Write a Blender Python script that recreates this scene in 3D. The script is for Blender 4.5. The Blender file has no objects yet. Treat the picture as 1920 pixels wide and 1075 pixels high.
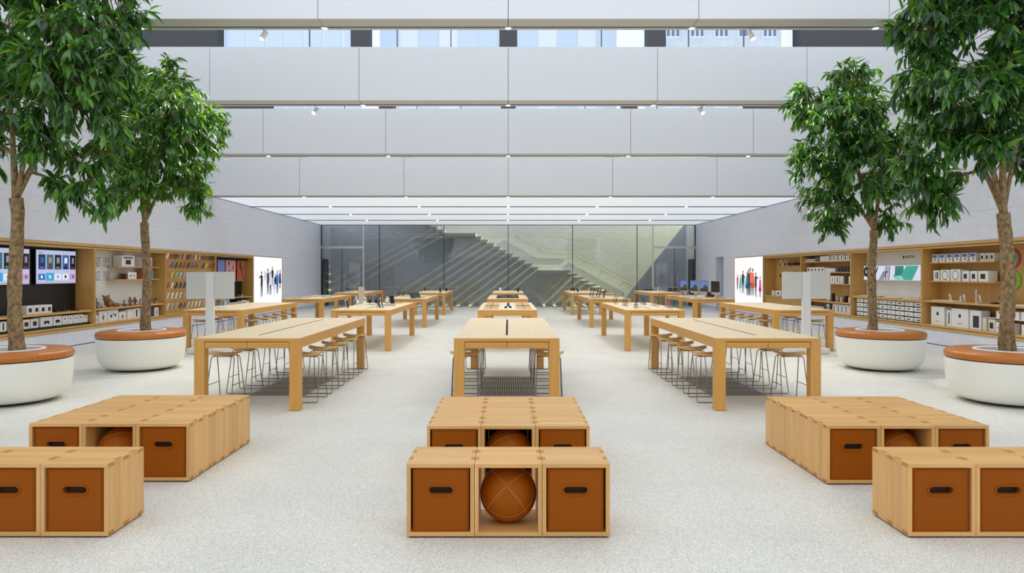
import bpy, bmesh, math, random
from mathutils import Vector, Matrix
import numpy as np

random.seed(7)
PI = math.pi
scene = bpy.context.scene
COL = scene.collection

# ------------------------------------------------------------------ camera
HC = 1.806                      # eye height
FPX = 1280.0                    # focal length in pixels of the 1920 px frame (24 mm)
VX, VY = 953.0, 513.0           # where the view axis meets the picture
cam_data = bpy.data.cameras.new('camera')
cam_data.sensor_width = 36.0
cam_data.lens = 24.0
cam_data.shift_x = (960.0 - VX) / 1920.0
cam_data.shift_y = -(537.5 - VY) / 1920.0
cam_data.clip_end = 400
cam = bpy.data.objects.new('camera', cam_data)
COL.objects.link(cam)
cam.location = (0, 0, HC)
cam.rotation_euler = (PI / 2, 0, 0)
scene.camera = cam

# ------------------------------------------------------------------ world, exposure, light strengths
scene.view_settings.view_transform = 'Standard'
scene.view_settings.look = 'None'
scene.view_settings.exposure = 0.0
scene.view_settings.gamma = 1.0
scene.view_settings.use_curve_mapping = False
SKY = 1.27                      # even bright overcast
CEIL_EMIT = 0.56                # backlit ceiling membrane
SPOT_W = 34.0                   # downlights in the flat ceiling
BEAM_W = 64.0                  # downlights under the high beams
TREE_W = 340.0                  # track lights over the trees
SUN_W = 72000.0                 # low sun through the stair hall skylight
world = bpy.data.worlds.new('overcast')
scene.world = world
world.use_nodes = True
wn = world.node_tree.nodes
wn['Background'].inputs[0].default_value = (0.93, 0.97, 1.0, 1)
wn['Background'].inputs[1].default_value = SKY
try:
    scene.cycles.use_denoising = True
    scene.cycles.max_bounces = 8
    scene.cycles.diffuse_bounces = 4
    scene.cycles.glossy_bounces = 3
    scene.cycles.transparent_max_bounces = 16
    scene.cycles.transmission_bounces = 4
    scene.cycles.caustics_reflective = False
    scene.cycles.caustics_refractive = False
    scene.cycles.sample_clamp_indirect = 4.0
except Exception:
    pass

# ------------------------------------------------------------------ materials
def lin(h):
    h = h.lstrip('#')
    out = []
    for i in (0, 2, 4):
        v = int(h[i:i + 2], 16) / 255
        out.append(v / 12.92 if v <= .04045 else ((v + .055) / 1.055) ** 2.4)
    return out

MATS = {}
def new_mat(name):
    m = bpy.data.materials.new(name)
    m.use_nodes = True
    nt = m.node_tree
    b = nt.nodes['Principled BSDF']
    return m, nt, b

def mat(name, col, rough=.5, metal=0.0, var=.05, scale=14.0, spec=.5, bump=0.0, emit=0.0):
    """plain procedural material: a colour with fine noise in it"""
    if name in MATS:
        return MATS[name]
    m, nt, b = new_mat(name)
    c = lin(col) if isinstance(col, str) else col
    tc = nt.nodes.new('ShaderNodeTexCoord')
    nz = nt.nodes.new('ShaderNodeTexNoise'); nz.inputs['Scale'].default_value = scale; nz.inputs['Detail'].default_value = 4
    nt.links.new(tc.outputs['Object'], nz.inputs['Vector'])
    mx = nt.nodes.new('ShaderNodeMix'); mx.data_type = 'RGBA'
    mx.inputs[6].default_value = (*[x * (1 - var) for x in c], 1)
    mx.inputs[7].default_value = (*[min(1, x * (1 + var)) for x in c], 1)
    nt.links.new(nz.outputs['Fac'], mx.inputs[0])
    nt.links.new(mx.outputs[2], b.inputs['Base Color'])
    b.inputs['Roughness'].default_value = rough
    b.inputs['Metallic'].default_value = metal
    b.inputs['Specular IOR Level'].default_value = spec
    if emit:
        nt.links.new(mx.outputs[2], b.inputs['Emission Color'])
        b.inputs['Emission Strength'].default_value = emit
    if bump:
        bp = nt.nodes.new('ShaderNodeBump'); bp.inputs['Strength'].default_value = bump; bp.inputs['Distance'].default_value = .01
        nt.links.new(nz.outputs['Fac'], bp.inputs['Height']); nt.links.new(bp.outputs[0], b.inputs['Normal'])
    MATS[name] = m
    return m

def wood(name, dark, light, axis, stave=None, stave_axis='Y', rough=.38, stave_amt=.12, spec=.5):
    """oak / beech: grain stretched along one axis, optional glued staves"""
    m, nt, b = new_mat(name)
    L = nt.links.new
    tc = nt.nodes.new('ShaderNodeTexCoord')
    oi = nt.nodes.new('ShaderNodeObjectInfo')
    add = nt.nodes.new('ShaderNodeVectorMath'); add.operation = 'MULTIPLY_ADD'
    cmb = nt.nodes.new('ShaderNodeCombineXYZ')
    for i in range(3):
        L(oi.outputs['Random'], cmb.inputs[i])
    L(cmb.outputs[0], add.inputs[0]); add.inputs[1].default_value = (7.3, 11.1, 5.7); L(tc.outputs['Object'], add.inputs[2])
    mp = nt.nodes.new('ShaderNodeMapping')
    s = [34.0, 34.0, 34.0]
    for a in axis:
        s['XYZ'.index(a)] = 1.6
    mp.inputs['Scale'].default_value = s
    L(add.outputs[0], mp.inputs['Vector'])
    nz = nt.nodes.new('ShaderNodeTexNoise'); nz.inputs['Scale'].default_value = 1.0; nz.inputs['Detail'].default_value = 5; nz.inputs['Roughness'].default_value = .62
    L(mp.outputs[0], nz.inputs['Vector'])
    mx = nt.nodes.new('ShaderNodeMix'); mx.data_type = 'RGBA'
    mx.inputs[6].default_value = (*lin(dark), 1); mx.inputs[7].default_value = (*lin(light), 1)
    rg = nt.nodes.new('ShaderNodeMapRange'); rg.inputs[1].default_value = .3; rg.inputs[2].default_value = .7
    L(nz.outputs['Fac'], rg.inputs[0]); L(rg.outputs[0], mx.inputs[0])
    out = mx.outputs[2]
    if stave:
        sp = nt.nodes.new('ShaderNodeSeparateXYZ'); L(tc.outputs['Object'], sp.inputs[0])
        dv = nt.nodes.new('ShaderNodeMath'); dv.operation = 'DIVIDE'; dv.inputs[1].default_value = stave
        L(sp.outputs[stave_axis], dv.inputs[0])
        fl = nt.nodes.new('ShaderNodeMath'); fl.operation = 'FLOOR'; L(dv.outputs[0], fl.inputs[0])
        ad = nt.nodes.new('ShaderNodeMath'); ad.operation = 'ADD'; L(fl.outputs[0], ad.inputs[0])
        ml = nt.nodes.new('ShaderNodeMath'); ml.operation = 'MULTIPLY'; ml.inputs[1].default_value = 91.0; L(oi.outputs['Random'], ml.inputs[0]); L(ml.outputs[0], ad.inputs[1])
        wnz = nt.nodes.new('ShaderNodeTexWhiteNoise'); wnz.noise_dimensions = '1D'; L(ad.outputs[0], wnz.inputs['W'])
        r2 = nt.nodes.new('ShaderNodeMapRange'); r2.inputs[3].default_value = 1 - stave_amt; r2.inputs[4].default_value = 1 + stave_amt
        L(wnz.outputs['Value'], r2.inputs[0])
        sc = nt.nodes.new('ShaderNodeVectorMath'); sc.operation = 'SCALE'; L(out, sc.inputs[0]); L(r2.outputs[0], sc.inputs['Scale'])
        out = sc.outputs[0]
    L(out, b.inputs['Base Color'])
    b.inputs['Roughness'].default_value = rough; b.inputs['Specular IOR Level'].default_value = spec
    bp = nt.nodes.new('ShaderNodeBump'); bp.inputs['Strength'].default_value = .06; bp.inputs['Distance'].default_value = .002
    L(nz.outputs['Fac'], bp.inputs['Height']); L(bp.outputs[0], b.inputs['Normal'])
    MATS[name] = m
    return m

W_TOP_LIT = wood('oak_lit_top', '#edd3a6', '#f6dfb9', 'Y', rough=.46, spec=.95)  # same oak as the legs, paled for the light falling on the tops
W_LEG_SHADED = wood('oak_shaded_leg', '#cf9338', '#dba248', 'Z', rough=.46, spec=.95)  # same oak as the tops, deepened for the shaded uprights
W_RAIL_SHADED = wood('oak_shaded_rail', '#cf9338', '#dba248', 'XY', rough=.46, spec=.95)  # same oak again, shade of the upright faces put into the colour
W_SEAT = wood('oak_seat', '#d6a558', '#e2b46c', 'X', rough=.42, spec=.8)
W_BENCH = wood('beech_bench', '#d8a25a', '#e7b570', 'XZ', stave=.0772, stave_axis='Y', rough=.46, spec=.9, stave_amt=.10)
W_END = wood('beech_end_grain', '#b8823f', '#c48f4c', 'Y', rough=.6)
W_CAB = wood('oak_cabinet', '#c0934f', '#cea25d', 'Z', stave=.3, stave_axis='Y', stave_amt=.04, rough=.45)
W_CABH = wood('oak_cabinet_shelf', '#c69a58', '#d2a866', 'Y', rough=.45)

WHITE = mat('white_paint', '#eceae6', .5, var=.015)
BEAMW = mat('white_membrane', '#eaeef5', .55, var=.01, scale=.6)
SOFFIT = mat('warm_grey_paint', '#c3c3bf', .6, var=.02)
BLACK = mat('black_groove', '#161616', .6)
DKGREY = mat('dark_grey_paint', '#4e5058', .55, var=.03)
STEEL = mat('brushed_steel', '#c4c6c8', .3, metal=1.0, var=.04)
LEATHER = mat('tan_leather', '#9b5005', .5, var=.05, scale=30, bump=.08, spec=.15)
CUSHION = mat('tan_cushion_leather', '#b96c20', .36, var=.09, scale=5, bump=.05)
STITCH = mat('tan_stitching', '#cf8f4d', .6)
HOLE = mat('dark_leather_hole', '#2a1406', .7)
POT = mat('ivory_lacquer', '#eeece2', .32, var=.012, scale=2)
SOIL = mat('dark_soil', '#2b2622', .9, var=.3, scale=40, bump=.4)
ROD = mat('dark_bronze_rod', '#857c72', .3, metal=.9, var=.05)
SIGN = mat('pale_grey_panel', '#d3d3cf', .45, var=.012, scale=3)
SIGNPOST = mat('white_post', '#e3e3e2', .45, var=.01)
PLASTIC_W = mat('white_plastic', '#f2f2f1', .3, var=.01)
PLASTIC_K = mat('black_plastic', '#17171a', .3, var=.08)
ALU = mat('silver_aluminium', '#c9cacc', .32, metal=.9, var=.03)
CARD = mat('white_card', '#eeedeb', .5, var=.015)
CARD2 = mat('cream_card', '#dcd6cb', .55, var=.03)
CARDK = mat('black_card', '#1e1f22', .5, var=.1)
INK = mat('black_ink', '#1c1c20', .5, var=.15, scale=60)
GREYINK = mat('grey_ink', '#7d8087', .5, var=.2, scale=60)

def glow(name, col, strength):
    if name in MATS:
        return MATS[name]
    m, nt, b = new_mat(name)
    b.inputs['Base Color'].default_value = (*[x * .15 for x in lin(col)], 1)
    b.inputs['Emission Color'].default_value = (*lin(col), 1)
    b.inputs['Emission Strength'].default_value = strength
    b.inputs['Roughness'].default_value = .3
    MATS[name] = m
    return m

LAMP = glow('lamp_lens', '#fff6e8', 14.0)
def membrane():
    m, nt, b = new_mat('backlit_ceiling')
    b.inputs['Base Color'].default_value = (.62, .64, .68, 1)
    b.inputs['Roughness'].default_value = .6
    b.inputs['Emission Color'].default_value = (.82, .90, 1, 1)
    b.inputs['Emission Strength'].default_value = CEIL_EMIT
    MATS['backlit_ceiling'] = m
    return m
MEMBRANE = membrane()

def terrazzo():
    m, nt, b = new_mat('pale_terrazzo')
    L = nt.links.new
    tc = nt.nodes.new('ShaderNodeTexCoord')
    n1 = nt.nodes.new('ShaderNodeTexNoise'); n1.inputs['Scale'].default_value = 120; n1.inputs['Detail'].default_value = 6; n1.inputs['Roughness'].default_value = .75
    n2 = nt.nodes.new('ShaderNodeTexNoise'); n2.inputs['Scale'].default_value = 1.1; n2.inputs['Detail'].default_value = 3
    L(tc.outputs['Object'], n1.inputs['Vector']); L(tc.outputs['Object'], n2.inputs['Vector'])
    r = nt.nodes.new('ShaderNodeValToRGB')
    r.color_ramp.elements[0].position = .36; r.color_ramp.elements[0].color = (.42, .415, .375, 1)
    r.color_ramp.elements[1].position = .62; r.color_ramp.elements[1].color = (.97, .95, .875, 1)
    L(n1.outputs['Fac'], r.inputs[0])
    mr = nt.nodes.new('ShaderNodeMapRange'); mr.inputs[1].default_value = .3; mr.inputs[2].default_value = .7; mr.inputs[3].default_value = .95; mr.inputs[4].default_value = 1.05
    L(n2.outputs['Fac'], mr.inputs[0])
    sc = nt.nodes.new('ShaderNodeVectorMath'); sc.operation = 'SCALE'
    L(r.outputs[0], sc.inputs[0]); L(mr.outputs[0], sc.inputs['Scale'])
    L(sc.outputs[0], b.inputs['Base Color'])
    b.inputs['Roughness'].default_value = .5
    b.inputs['Specular IOR Level'].default_value = .4
    return m
FLOOR = terrazzo()

def stone(name, base, var=.07):
    m, nt, b = new_mat(name)
    L = nt.links.new
    tc = nt.nodes.new('ShaderNodeTexCoord'); oi = nt.nodes.new('ShaderNodeObjectInfo')
    mp = nt.nodes.new('ShaderNodeMapping'); mp.inputs['Scale'].default_value = (1, 1, 2.6)
    n1 = nt.nodes.new('ShaderNodeTexNoise'); n1.inputs['Scale'].default_value = 3.2; n1.inputs['Detail'].default_value = 8; n1.inputs['Roughness'].default_value = .65
    L(tc.outputs['Object'], mp.inputs['Vector']); L(mp.outputs[0], n1.inputs['Vector'])
    mr = nt.nodes.new('ShaderNodeMapRange'); mr.inputs[1].default_value = .3; mr.inputs[2].default_value = .7; mr.inputs[3].default_value = 1 - var; mr.inputs[4].default_value = 1 + var
    L(n1.outputs['Fac'], mr.inputs[0])
    m2 = nt.nodes.new('ShaderNodeMapRange'); m2.inputs[3].default_value = .985; m2.inputs[4].default_value = 1.015
    L(oi.outputs['Random'], m2.inputs[0])
    mu = nt.nodes.new('ShaderNodeMath'); mu.operation = 'MULTIPLY'; L(mr.outputs[0], mu.inputs[0]); L(m2.outputs[0], mu.inputs[1])
    sc = nt.nodes.new('ShaderNodeVectorMath'); sc.operation = 'SCALE'; sc.inputs[0].default_value = lin(base)
    L(mu.outputs[0], sc.inputs['Scale']); L(sc.outputs[0], b.inputs['Base Color'])
    b.inputs['Roughness'].default_value = .7
    return m
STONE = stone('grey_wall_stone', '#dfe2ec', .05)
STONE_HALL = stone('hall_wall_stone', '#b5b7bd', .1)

def pane_mat():
    m = bpy.data.materials.new('clear_glass'); m.use_nodes = True
    nt = m.node_tree; nt.nodes.clear(); L = nt.links.new
    out = nt.nodes.new('ShaderNodeOutputMaterial'); mix = nt.nodes.new('ShaderNodeMixShader')
    tr = nt.nodes.new('ShaderNodeBsdfTransparent'); tr.inputs[0].default_value = (.90, .93, .96, 1)
    gl = nt.nodes.new('ShaderNodeBsdfGlossy'); gl.inputs['Roughness'].default_value = .0
    fr = nt.nodes.new('ShaderNodeFresnel'); fr.inputs[0].default_value = 1.5
    L(fr.outputs[0], mix.inputs[0]); L(tr.outputs[0], mix.inputs[1]); L(gl.outputs[0], mix.inputs[2]); L(mix.outputs[0], out.inputs[0])
    return m
GLASS = pane_mat()

def bark():
    m, nt, b = new_mat('ficus_bark')
    L = nt.links.new
    tc = nt.nodes.new('ShaderNodeTexCoord')
    mp = nt.nodes.new('ShaderNodeMapping'); mp.inputs['Scale'].default_value = (1, 1, .7)
    n1 = nt.nodes.new('ShaderNodeTexNoise'); n1.inputs['Scale'].default_value = 22; n1.inputs['Detail'].default_value = 6
    L(tc.outputs['Object'], mp.inputs['Vector']); L(mp.outputs[0], n1.inputs['Vector'])
    r = nt.nodes.new('ShaderNodeValToRGB')
    r.color_ramp.elements[0].position = .35; r.color_ramp.elements[0].color = (*lin('#6a5234'), 1)
    r.color_ramp.elements[1].position = .65; r.color_ramp.elements[1].color = (*lin('#a28860'), 1)
    L(n1.outputs['Fac'], r.inputs[0]); L(r.outputs[0], b.inputs['Base Color'])
    b.inputs['Roughness'].default_value = .75
    bp = nt.nodes.new('ShaderNodeBump'); bp.inputs['Strength'].default_value = .5; bp.inputs['Distance'].default_value = .02
    L(n1.outputs['Fac'], bp.inputs['Height']); L(bp.outputs[0], b.inputs['Normal'])
    return m
BARK = bark()

def leaf_mat(name, col, trans):
    m, nt, b = new_mat(name)
    L = nt.links.new
    tc = nt.nodes.new('ShaderNodeTexCoord'); nz = nt.nodes.new('ShaderNodeTexNoise'); nz.inputs['Scale'].default_value = 3
    L(tc.outputs['Object'], nz.inputs['Vector'])
    mx = nt.nodes.new('ShaderNodeMix'); mx.data_type = 'RGBA'
    c = lin(col)
    mx.inputs[6].default_value = (*[x * .8 for x in c], 1); mx.inputs[7].default_value = (*[x * 1.2 for x in c], 1)
    L(nz.outputs['Fac'], mx.inputs[0]); L(mx.outputs[2], b.inputs['Base Color'])
    b.inputs['Roughness'].default_value = .28; b.inputs['Specular IOR Level'].default_value = .8
    tr = nt.nodes.new('ShaderNodeBsdfTranslucent'); tr.inputs[0].default_value = (*lin(trans), 1)
    mix = nt.nodes.new('ShaderNodeMixShader'); mix.inputs[0].default_value = .3
    out = nt.nodes['Material Output']
    L(b.outputs[0], mix.inputs[1]); L(tr.outputs[0], mix.inputs[2]); L(mix.outputs[0], out.inputs[0])
    MATS[name] = m
    return m
LEAVES = [leaf_mat('leaf_dark', '#264a25', '#4c8a1c'), leaf_mat('leaf_mid', '#386a2c', '#74b42a'), leaf_mat('leaf_light', '#5e9036', '#a8dc40')]

# ------------------------------------------------------------------ mesh helpers
class MB:
    """collects faces in world coordinates; build() links them as one mesh object"""
    def __init__(self):
        self.v = []; self.f = []; self.m = []; self.sm = []
    def _add(self, vs, fs, mi=0, smooth=False):
        o = len(self.v)
        self.v += [tuple(p) for p in vs]
        self.f += [tuple(i + o for i in q) for q in fs]
        self.m += [mi] * len(fs); self.sm += [smooth] * len(fs)
        return self
    def box(self, x0, x1, y0, y1, z0, z1, mi=0):
        if x0 > x1: x0, x1 = x1, x0
        if y0 > y1: y0, y1 = y1, y0
        if z0 > z1: z0, z1 = z1, z0
        vs = [(x0, y0, z0), (x1, y0, z0), (x1, y1, z0), (x0, y1, z0), (x0, y0, z1), (x1, y0, z1), (x1, y1, z1), (x0, y1, z1)]
        return self._add(vs, [(0, 3, 2, 1), (4, 5, 6, 7), (0, 1, 5, 4), (1, 2, 6, 5), (2, 3, 7, 6), (3, 0, 4, 7)], mi)
    def rbox(self, x0, x1, y0, y1, z0, z1, r=.01, seg=3, mi=0):
        """rounded box"""
        bm = bmesh.new()
        bmesh.ops.create_cube(bm, size=1)
        for v in bm.verts:
            v.co = ((x0 + x1) / 2 + v.co.x * abs(x1 - x0), (y0 + y1) / 2 + v.co.y * abs(y1 - y0), (z0 + z1) / 2 + v.co.z * abs(z1 - z0))
        bmesh.ops.bevel(bm, geom=bm.edges[:], offset=r, segments=seg, profile=.5, affect='EDGES')
        bm.verts.index_update()
        self._add([v.co[:] for v in bm.verts], [[v.index for v in f.verts] for f in bm.faces], mi, seg > 1)
        bm.free()
        return self
    def prism(self, pts, axis, a, b, mi=0, smooth=False):
        """polygon pts (2-D) extruded along an axis from a to b"""
        n = len(pts)
        def P(p, t):
            return {'X': (t, p[0], p[1]), 'Y': (p[0], t, p[1]), 'Z': (p[0], p[1], t)}[axis]
        vs = [P(p, a) for p in pts] + [P(p, b) for p in pts]
        fs = [tuple(range(n)), tuple(range(2 * n - 1, n - 1, -1))] + [(i, (i + 1) % n, n + (i + 1) % n, n + i) for i in range(n)]
        return self._add(vs, fs, mi, smooth)
    def tube(self, path, r, n=8, mi=0, caps=True):
        path = [Vector(p) for p in path]
        rr = r if isinstance(r, (list, tuple)) else [r] * len(path)
        rings = []
        up = Vector((0, 0, 1))
        prev = None
        for i, p in enumerate(path):
            t = (path[min(i + 1, len(path) - 1)] - path[max(i - 1, 0)])
            t = t.normalized() if t.length > 1e-9 else Vector((0, 0, 1))
            if prev is None:
                a = t.cross(up)
                if a.length < .05: a = t.cross(Vector((1, 0, 0)))
            else:
                a = prev - t * prev.dot(t)
                if a.length < 1e-6: a = t.cross(up)
            a.normalize(); prev = a
            bb = t.cross(a)
            rings.append([p + (a * math.cos(2 * PI * k / n) + bb * math.sin(2 * PI * k / n)) * rr[i] for k in range(n)])
        vs = [q for R in rings for q in R]
        fs = []
        for i in range(len(rings) - 1):
            for k in range(n):
                fs.append((i * n + k, i * n + (k + 1) % n, (i + 1) * n + (k + 1) % n, (i + 1) * n + k))
        if caps:
            fs.append(tuple(range(n - 1, -1, -1))); fs.append(tuple((len(rings) - 1) * n + k for k in range(n)))
        return self._add(vs, fs, mi, True)
    def lathe(self, prof, cx, cy, n=32, mi=0, a0=0.0, a1=2 * PI, smooth=True):
        """profile [(r, z)] turned about a vertical axis"""
        full = abs(a1 - a0 - 2 * PI) < 1e-6
        m = n if full else n + 1
        vs = []
        for r, z in prof:
            for k in range(m):
                a = a0 + (a1 - a0) * k / n
                vs.append((cx + r * math.cos(a), cy + r * math.sin(a), z))
        fs = []
        for i in range(len(prof) - 1):
            for k in range(n):
                k2 = (k + 1) % m if full else k + 1
                fs.append((i * m + k, i * m + k2, (i + 1) * m + k2, (i + 1) * m + k))
        if not full:
            fs.append(tuple(i * m for i in range(len(prof) - 1, -1, -1)))
            fs.append(tuple(i * m + n for i in range(len(prof))))
        return self._add(vs, fs, mi, smooth)
    def cyl(self, c, r, z0, z1, n=16, mi=0):
        pts = [(c[0] + r * math.cos(2 * PI * k / n), c[1] + r * math.sin(2 * PI * k / n)) for k in range(n)]
        return self.prism(pts, 'Z', z0, z1, mi, False)
    def sphere(self, c, r, n=16, m=10, mi=0, sc=(1, 1, 1)):
        vs = []; fs = []
        for i in range(m + 1):
            t = PI * i / m
            for k in range(n):
                a = 2 * PI * k / n
                vs.append((c[0] + r * sc[0] * math.sin(t) * math.cos(a), c[1] + r * sc[1] * math.sin(t) * math.sin(a), c[2] + r * sc[2] * math.cos(t)))
        for i in range(m):
            for k in range(n):
                fs.append((i * n + k, (i + 1) * n + k, (i + 1) * n + (k + 1) % n, i * n + (k + 1) % n))
        return self._add(vs, fs, mi, True)
    def xf(self, M):
        self.v = [tuple(M @ Vector(p)) for p in self.v]
        return self
    def build(self, name, mats, parent=None, loc=None, bevel=0.0, sharp=35):
        if not isinstance(mats, (list, tuple)):
            mats = [mats]
        v = np.array(self.v, dtype=np.float32).reshape(-1, 3)
        if loc is None:
            lo, hi = v.min(0), v.max(0)
            loc = ((lo[0] + hi[0]) / 2, (lo[1] + hi[1]) / 2, lo[2])
        loc = Vector(loc)
        me = bpy.data.meshes.new(name)
        me.from_pydata((v - np.array(loc, dtype=np.float32)).tolist(), [], self.f)
        for mm in mats:
            me.materials.append(mm)
        if len(mats) > 1:
            me.polygons.foreach_set('material_index', self.m)
        me.polygons.foreach_set('use_smooth', self.sm)
        me.update()
        if any(self.sm):
            me.set_sharp_from_angle(angle=math.radians(sharp))
        o = bpy.data.objects.new(name, me)
        COL.objects.link(o)
        if parent is not None:
            o.parent = parent
            o.location = loc - origin(parent)
        else:
            o.location = loc
        if bevel:
            md = o.modifiers.new('bevel', 'BEVEL'); md.width = bevel; md.segments = 2; md.limit_method = 'ANGLE'
        return o

def origin(o):
    p = Vector(o.location)
    while o.parent is not None:
        o = o.parent; p += Vector(o.location)
    return p

def tag(o, label, cat, group=None):
    o['label'] = label; o['category'] = cat
    if group: o['group'] = group
    return o

def thing(name, label, cat, loc, group=None):
    o = bpy.data.objects.new(name, None)
    COL.objects.link(o)
    o.location = loc; o.empty_display_size = .1
    return tag(o, label, cat, group)

def struct(o):
    o['kind'] = 'structure'
    return o

def kids(o):
    return list(o.children)

def dup(root, loc, label=None, rotz=None, group=None):
    """a copy of a thing with copies of its parts and sub-parts"""
    r = root.copy(); COL.objects.link(r); r.location = loc
    if rotz is not None: r.rotation_euler = (0, 0, rotz)
    if label: r['label'] = label
    if group: r['group'] = group
    for ch in KIDS.setdefault(root.name, kids(root)):
        c = ch.copy(); COL.objects.link(c); c.parent = r
        for g in KIDS.setdefault(ch.name, kids(ch)):
            d = g.copy(); COL.objects.link(d); d.parent = c
    return r
KIDS = {}

ORD = ['first', 'second', 'third', 'fourth', 'fifth', 'sixth', 'seventh', 'eighth', 'ninth', 'tenth', 'eleventh', 'twelfth',
       'thirteenth', 'fourteenth', 'fifteenth', 'sixteenth', 'seventeenth', 'eighteenth', 'nineteenth', 'twentieth']

# ------------------------------------------------------------------ the setting
HW = 10.15                                   # half width of the hall
Y_BACK = 37.0                                # glass wall
CEIL = 4.45
BAY0, BAY = 13.28, 3.47                      # wall cabinet bays
SPOT_Y = [13.06 + 3.455 * i for i in range(7)]   # light lines
NICHE_Z0, NICHE_Z1 = .466, 2.517
NICHE_Y0, NICHE_Y1 = BAY0, BAY0 + 5 * BAY
DEP = .47                                    # depth of the wall cabinets

floor = struct(MB().box(-14, 14, -3, 42.5, -.12, 0).build('floor', FLOOR))

def slabs(parent, s, y0, y1, z0, z1, rows, skip=None):
    """stone slabs of a side wall, each a piece of its own with open joints"""
    n = max(1, round((y1 - y0) / 1.157)); g = .0012
    dy = (y1 - y0) / n; dz = (z1 - z0) / rows
    key = (round(dy, 4), round(dz, 4), s)
    for i in range(n):
        for j in range(rows):
            ya, za = y0 + i * dy, z0 + j * dz
            if skip and skip(ya + dy / 2, za + dz / 2):
                continue
            if key not in SLAB:
                SLAB[key] = MB().box(s * HW, s * (HW + .08), ya + g, ya + dy - g, za + g, za + dz - g).build('stone_slab', STONE, parent, bevel=.0)
            else:
                c = SLAB[key].copy(); COL.objects.link(c); c.parent = parent
                c.location = Vector((s * (HW + .04), ya + dy / 2, za + g)) - origin(parent)
SLAB = {}

for s, side in ((-1, 'left'), (1, 'right')):
    core = MB()
    xin, xout = s * (HW + .082), s * (HW + .75)
    ytop = 8.4
    door = (32.2, 33.4) if s > 0 else None
    core.box(xin, xout, -2, NICHE_Y0, 0, ytop)
    core.box(xin, xout, NICHE_Y0, NICHE_Y1, 0, NICHE_Z0 - .02)
    core.box(xin, xout, NICHE_Y0, 23.4, NICHE_Z1 + .02, ytop)
    core.box(xin, xout, 23.4, NICHE_Y1, NICHE_Z1 + .02, CEIL + .3)
    core.box(s * (HW + DEP + .06), xout, NICHE_Y0, NICHE_Y1, NICHE_Z0 - .02, NICHE_Z1 + .02)
    if door:
        core.box(xin, xout, NICHE_Y1, door[0], 0, CEIL + .3)
        core.box(xin, xout, door[1], 39.35, 0, CEIL + .3)
        core.box(xin, xout, door[0], door[1], 2.6, CEIL + .3)
        core.box(s * (HW + 1.9), s * (HW + 2.0), door[0] - 1, door[1] + 1, 0, 2.8)
        core.box(xout, s * (HW + 1.9), door[0] - 1, door[0] - .9, 0, 2.8)
        core.box(xout, s * (HW + 1.9), door[1] + .9, door[1] + 1, 0, 2.8)
        core.box(xout, s * (HW + 1.9), door[0] - 1, door[1] + 1, 2.7, 2.8)
    else:
        core.box(xin, xout, NICHE_Y1, 39.35, 0, CEIL + .3)
    w = struct(core.build('wall_' + side, STONE, loc=(s * (HW + .4), 15, 0)))
    dsk = (lambda y, z: door and door[0] - .1 < y < door[1] + .1 and z < 2.6)
    z0 = .13
    slabs(w, s, NICHE_Y0 - 6 * 1.1567, NICHE_Y0, z0, NICHE_Z0, 1)
    slabs(w, s, NICHE_Y0, NICHE_Y1, z0, NICHE_Z0 - .004, 1)
    slabs(w, s, NICHE_Y0 - 6 * 1.1567, NICHE_Y0, NICHE_Z0, NICHE_Z1, 3)
    slabs(w, s, NICHE_Y0 - 6 * 1.1567, NICHE_Y1, NICHE_Z1 + .004, CEIL - .03, 3)
    slabs(w, s, NICHE_Y0 - 6 * 1.1567, 23.4, CEIL - .03, 8.3, 6)
    if door:
        slabs(w, s, NICHE_Y1, door[0], z0, NICHE_Z1, 3); slabs(w, s, NICHE_Y1, door[0], NICHE_Z1, CEIL - .03, 3)
        slabs(w, s, door[1], Y_BACK, z0, NICHE_Z1, 3); slabs(w, s, door[1], Y_BACK, NICHE_Z1, CEIL - .03, 3)
        slabs(w, s, door[0], door[1], 2.6, CEIL - .03, 3)
    else:
        slabs(w, s, NICHE_Y1, Y_BACK, z0, NICHE_Z1, 3); slabs(w, s, NICHE_Y1, Y_BACK, NICHE_Z1, CEIL - .03, 3)
    # dark reveal and the plain base course below it
    bb = MB()
    for a, b in (([(NICHE_Y0 - 7, door[0]), (door[1], Y_BACK - .05)]) if door else [(NICHE_Y0 - 7, Y_BACK - .05)]):
        bb.box(s * (HW + .02), s * (HW + .08), a, b, 0, .108, 0)
        bb.box(s * (HW + .05), s * (HW + .08), a, b, .108, .128, 1)
    struct(bb.build('baseboard_' + side, [STONE, BLACK]))

struct(MB().box(-HW - .7, HW + .7, -3.3, -3.0, 0, 3.6).build('wall_light_blocker', STONE))  # unseen wall added behind the camera to cut light from the front

# flat backlit ceiling: one membrane per bay, dark light grooves between
ceil = struct(MB().box(-HW - .7, HW + .7, 23.35, 37.3, CEIL + .12, CEIL + .3).build('ceiling', DKGREY))
edges = [23.42] + SPOT_Y[4:] + [Y_BACK]
for a, b in zip(edges[:-1], edges[1:]):
    MB().box(-HW + .02, HW - .02, a + .022, b - .022, CEIL, CEIL + .05).build('ceiling_panel', MEMBRANE, ceil)
for y in SPOT_Y[4:]:
    MB().box(-HW + .02, HW - .02, y - .024, y + .024, CEIL - .034, CEIL + .06).build('light_groove', mat('groove_grey', '#808287', .5), ceil)

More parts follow.
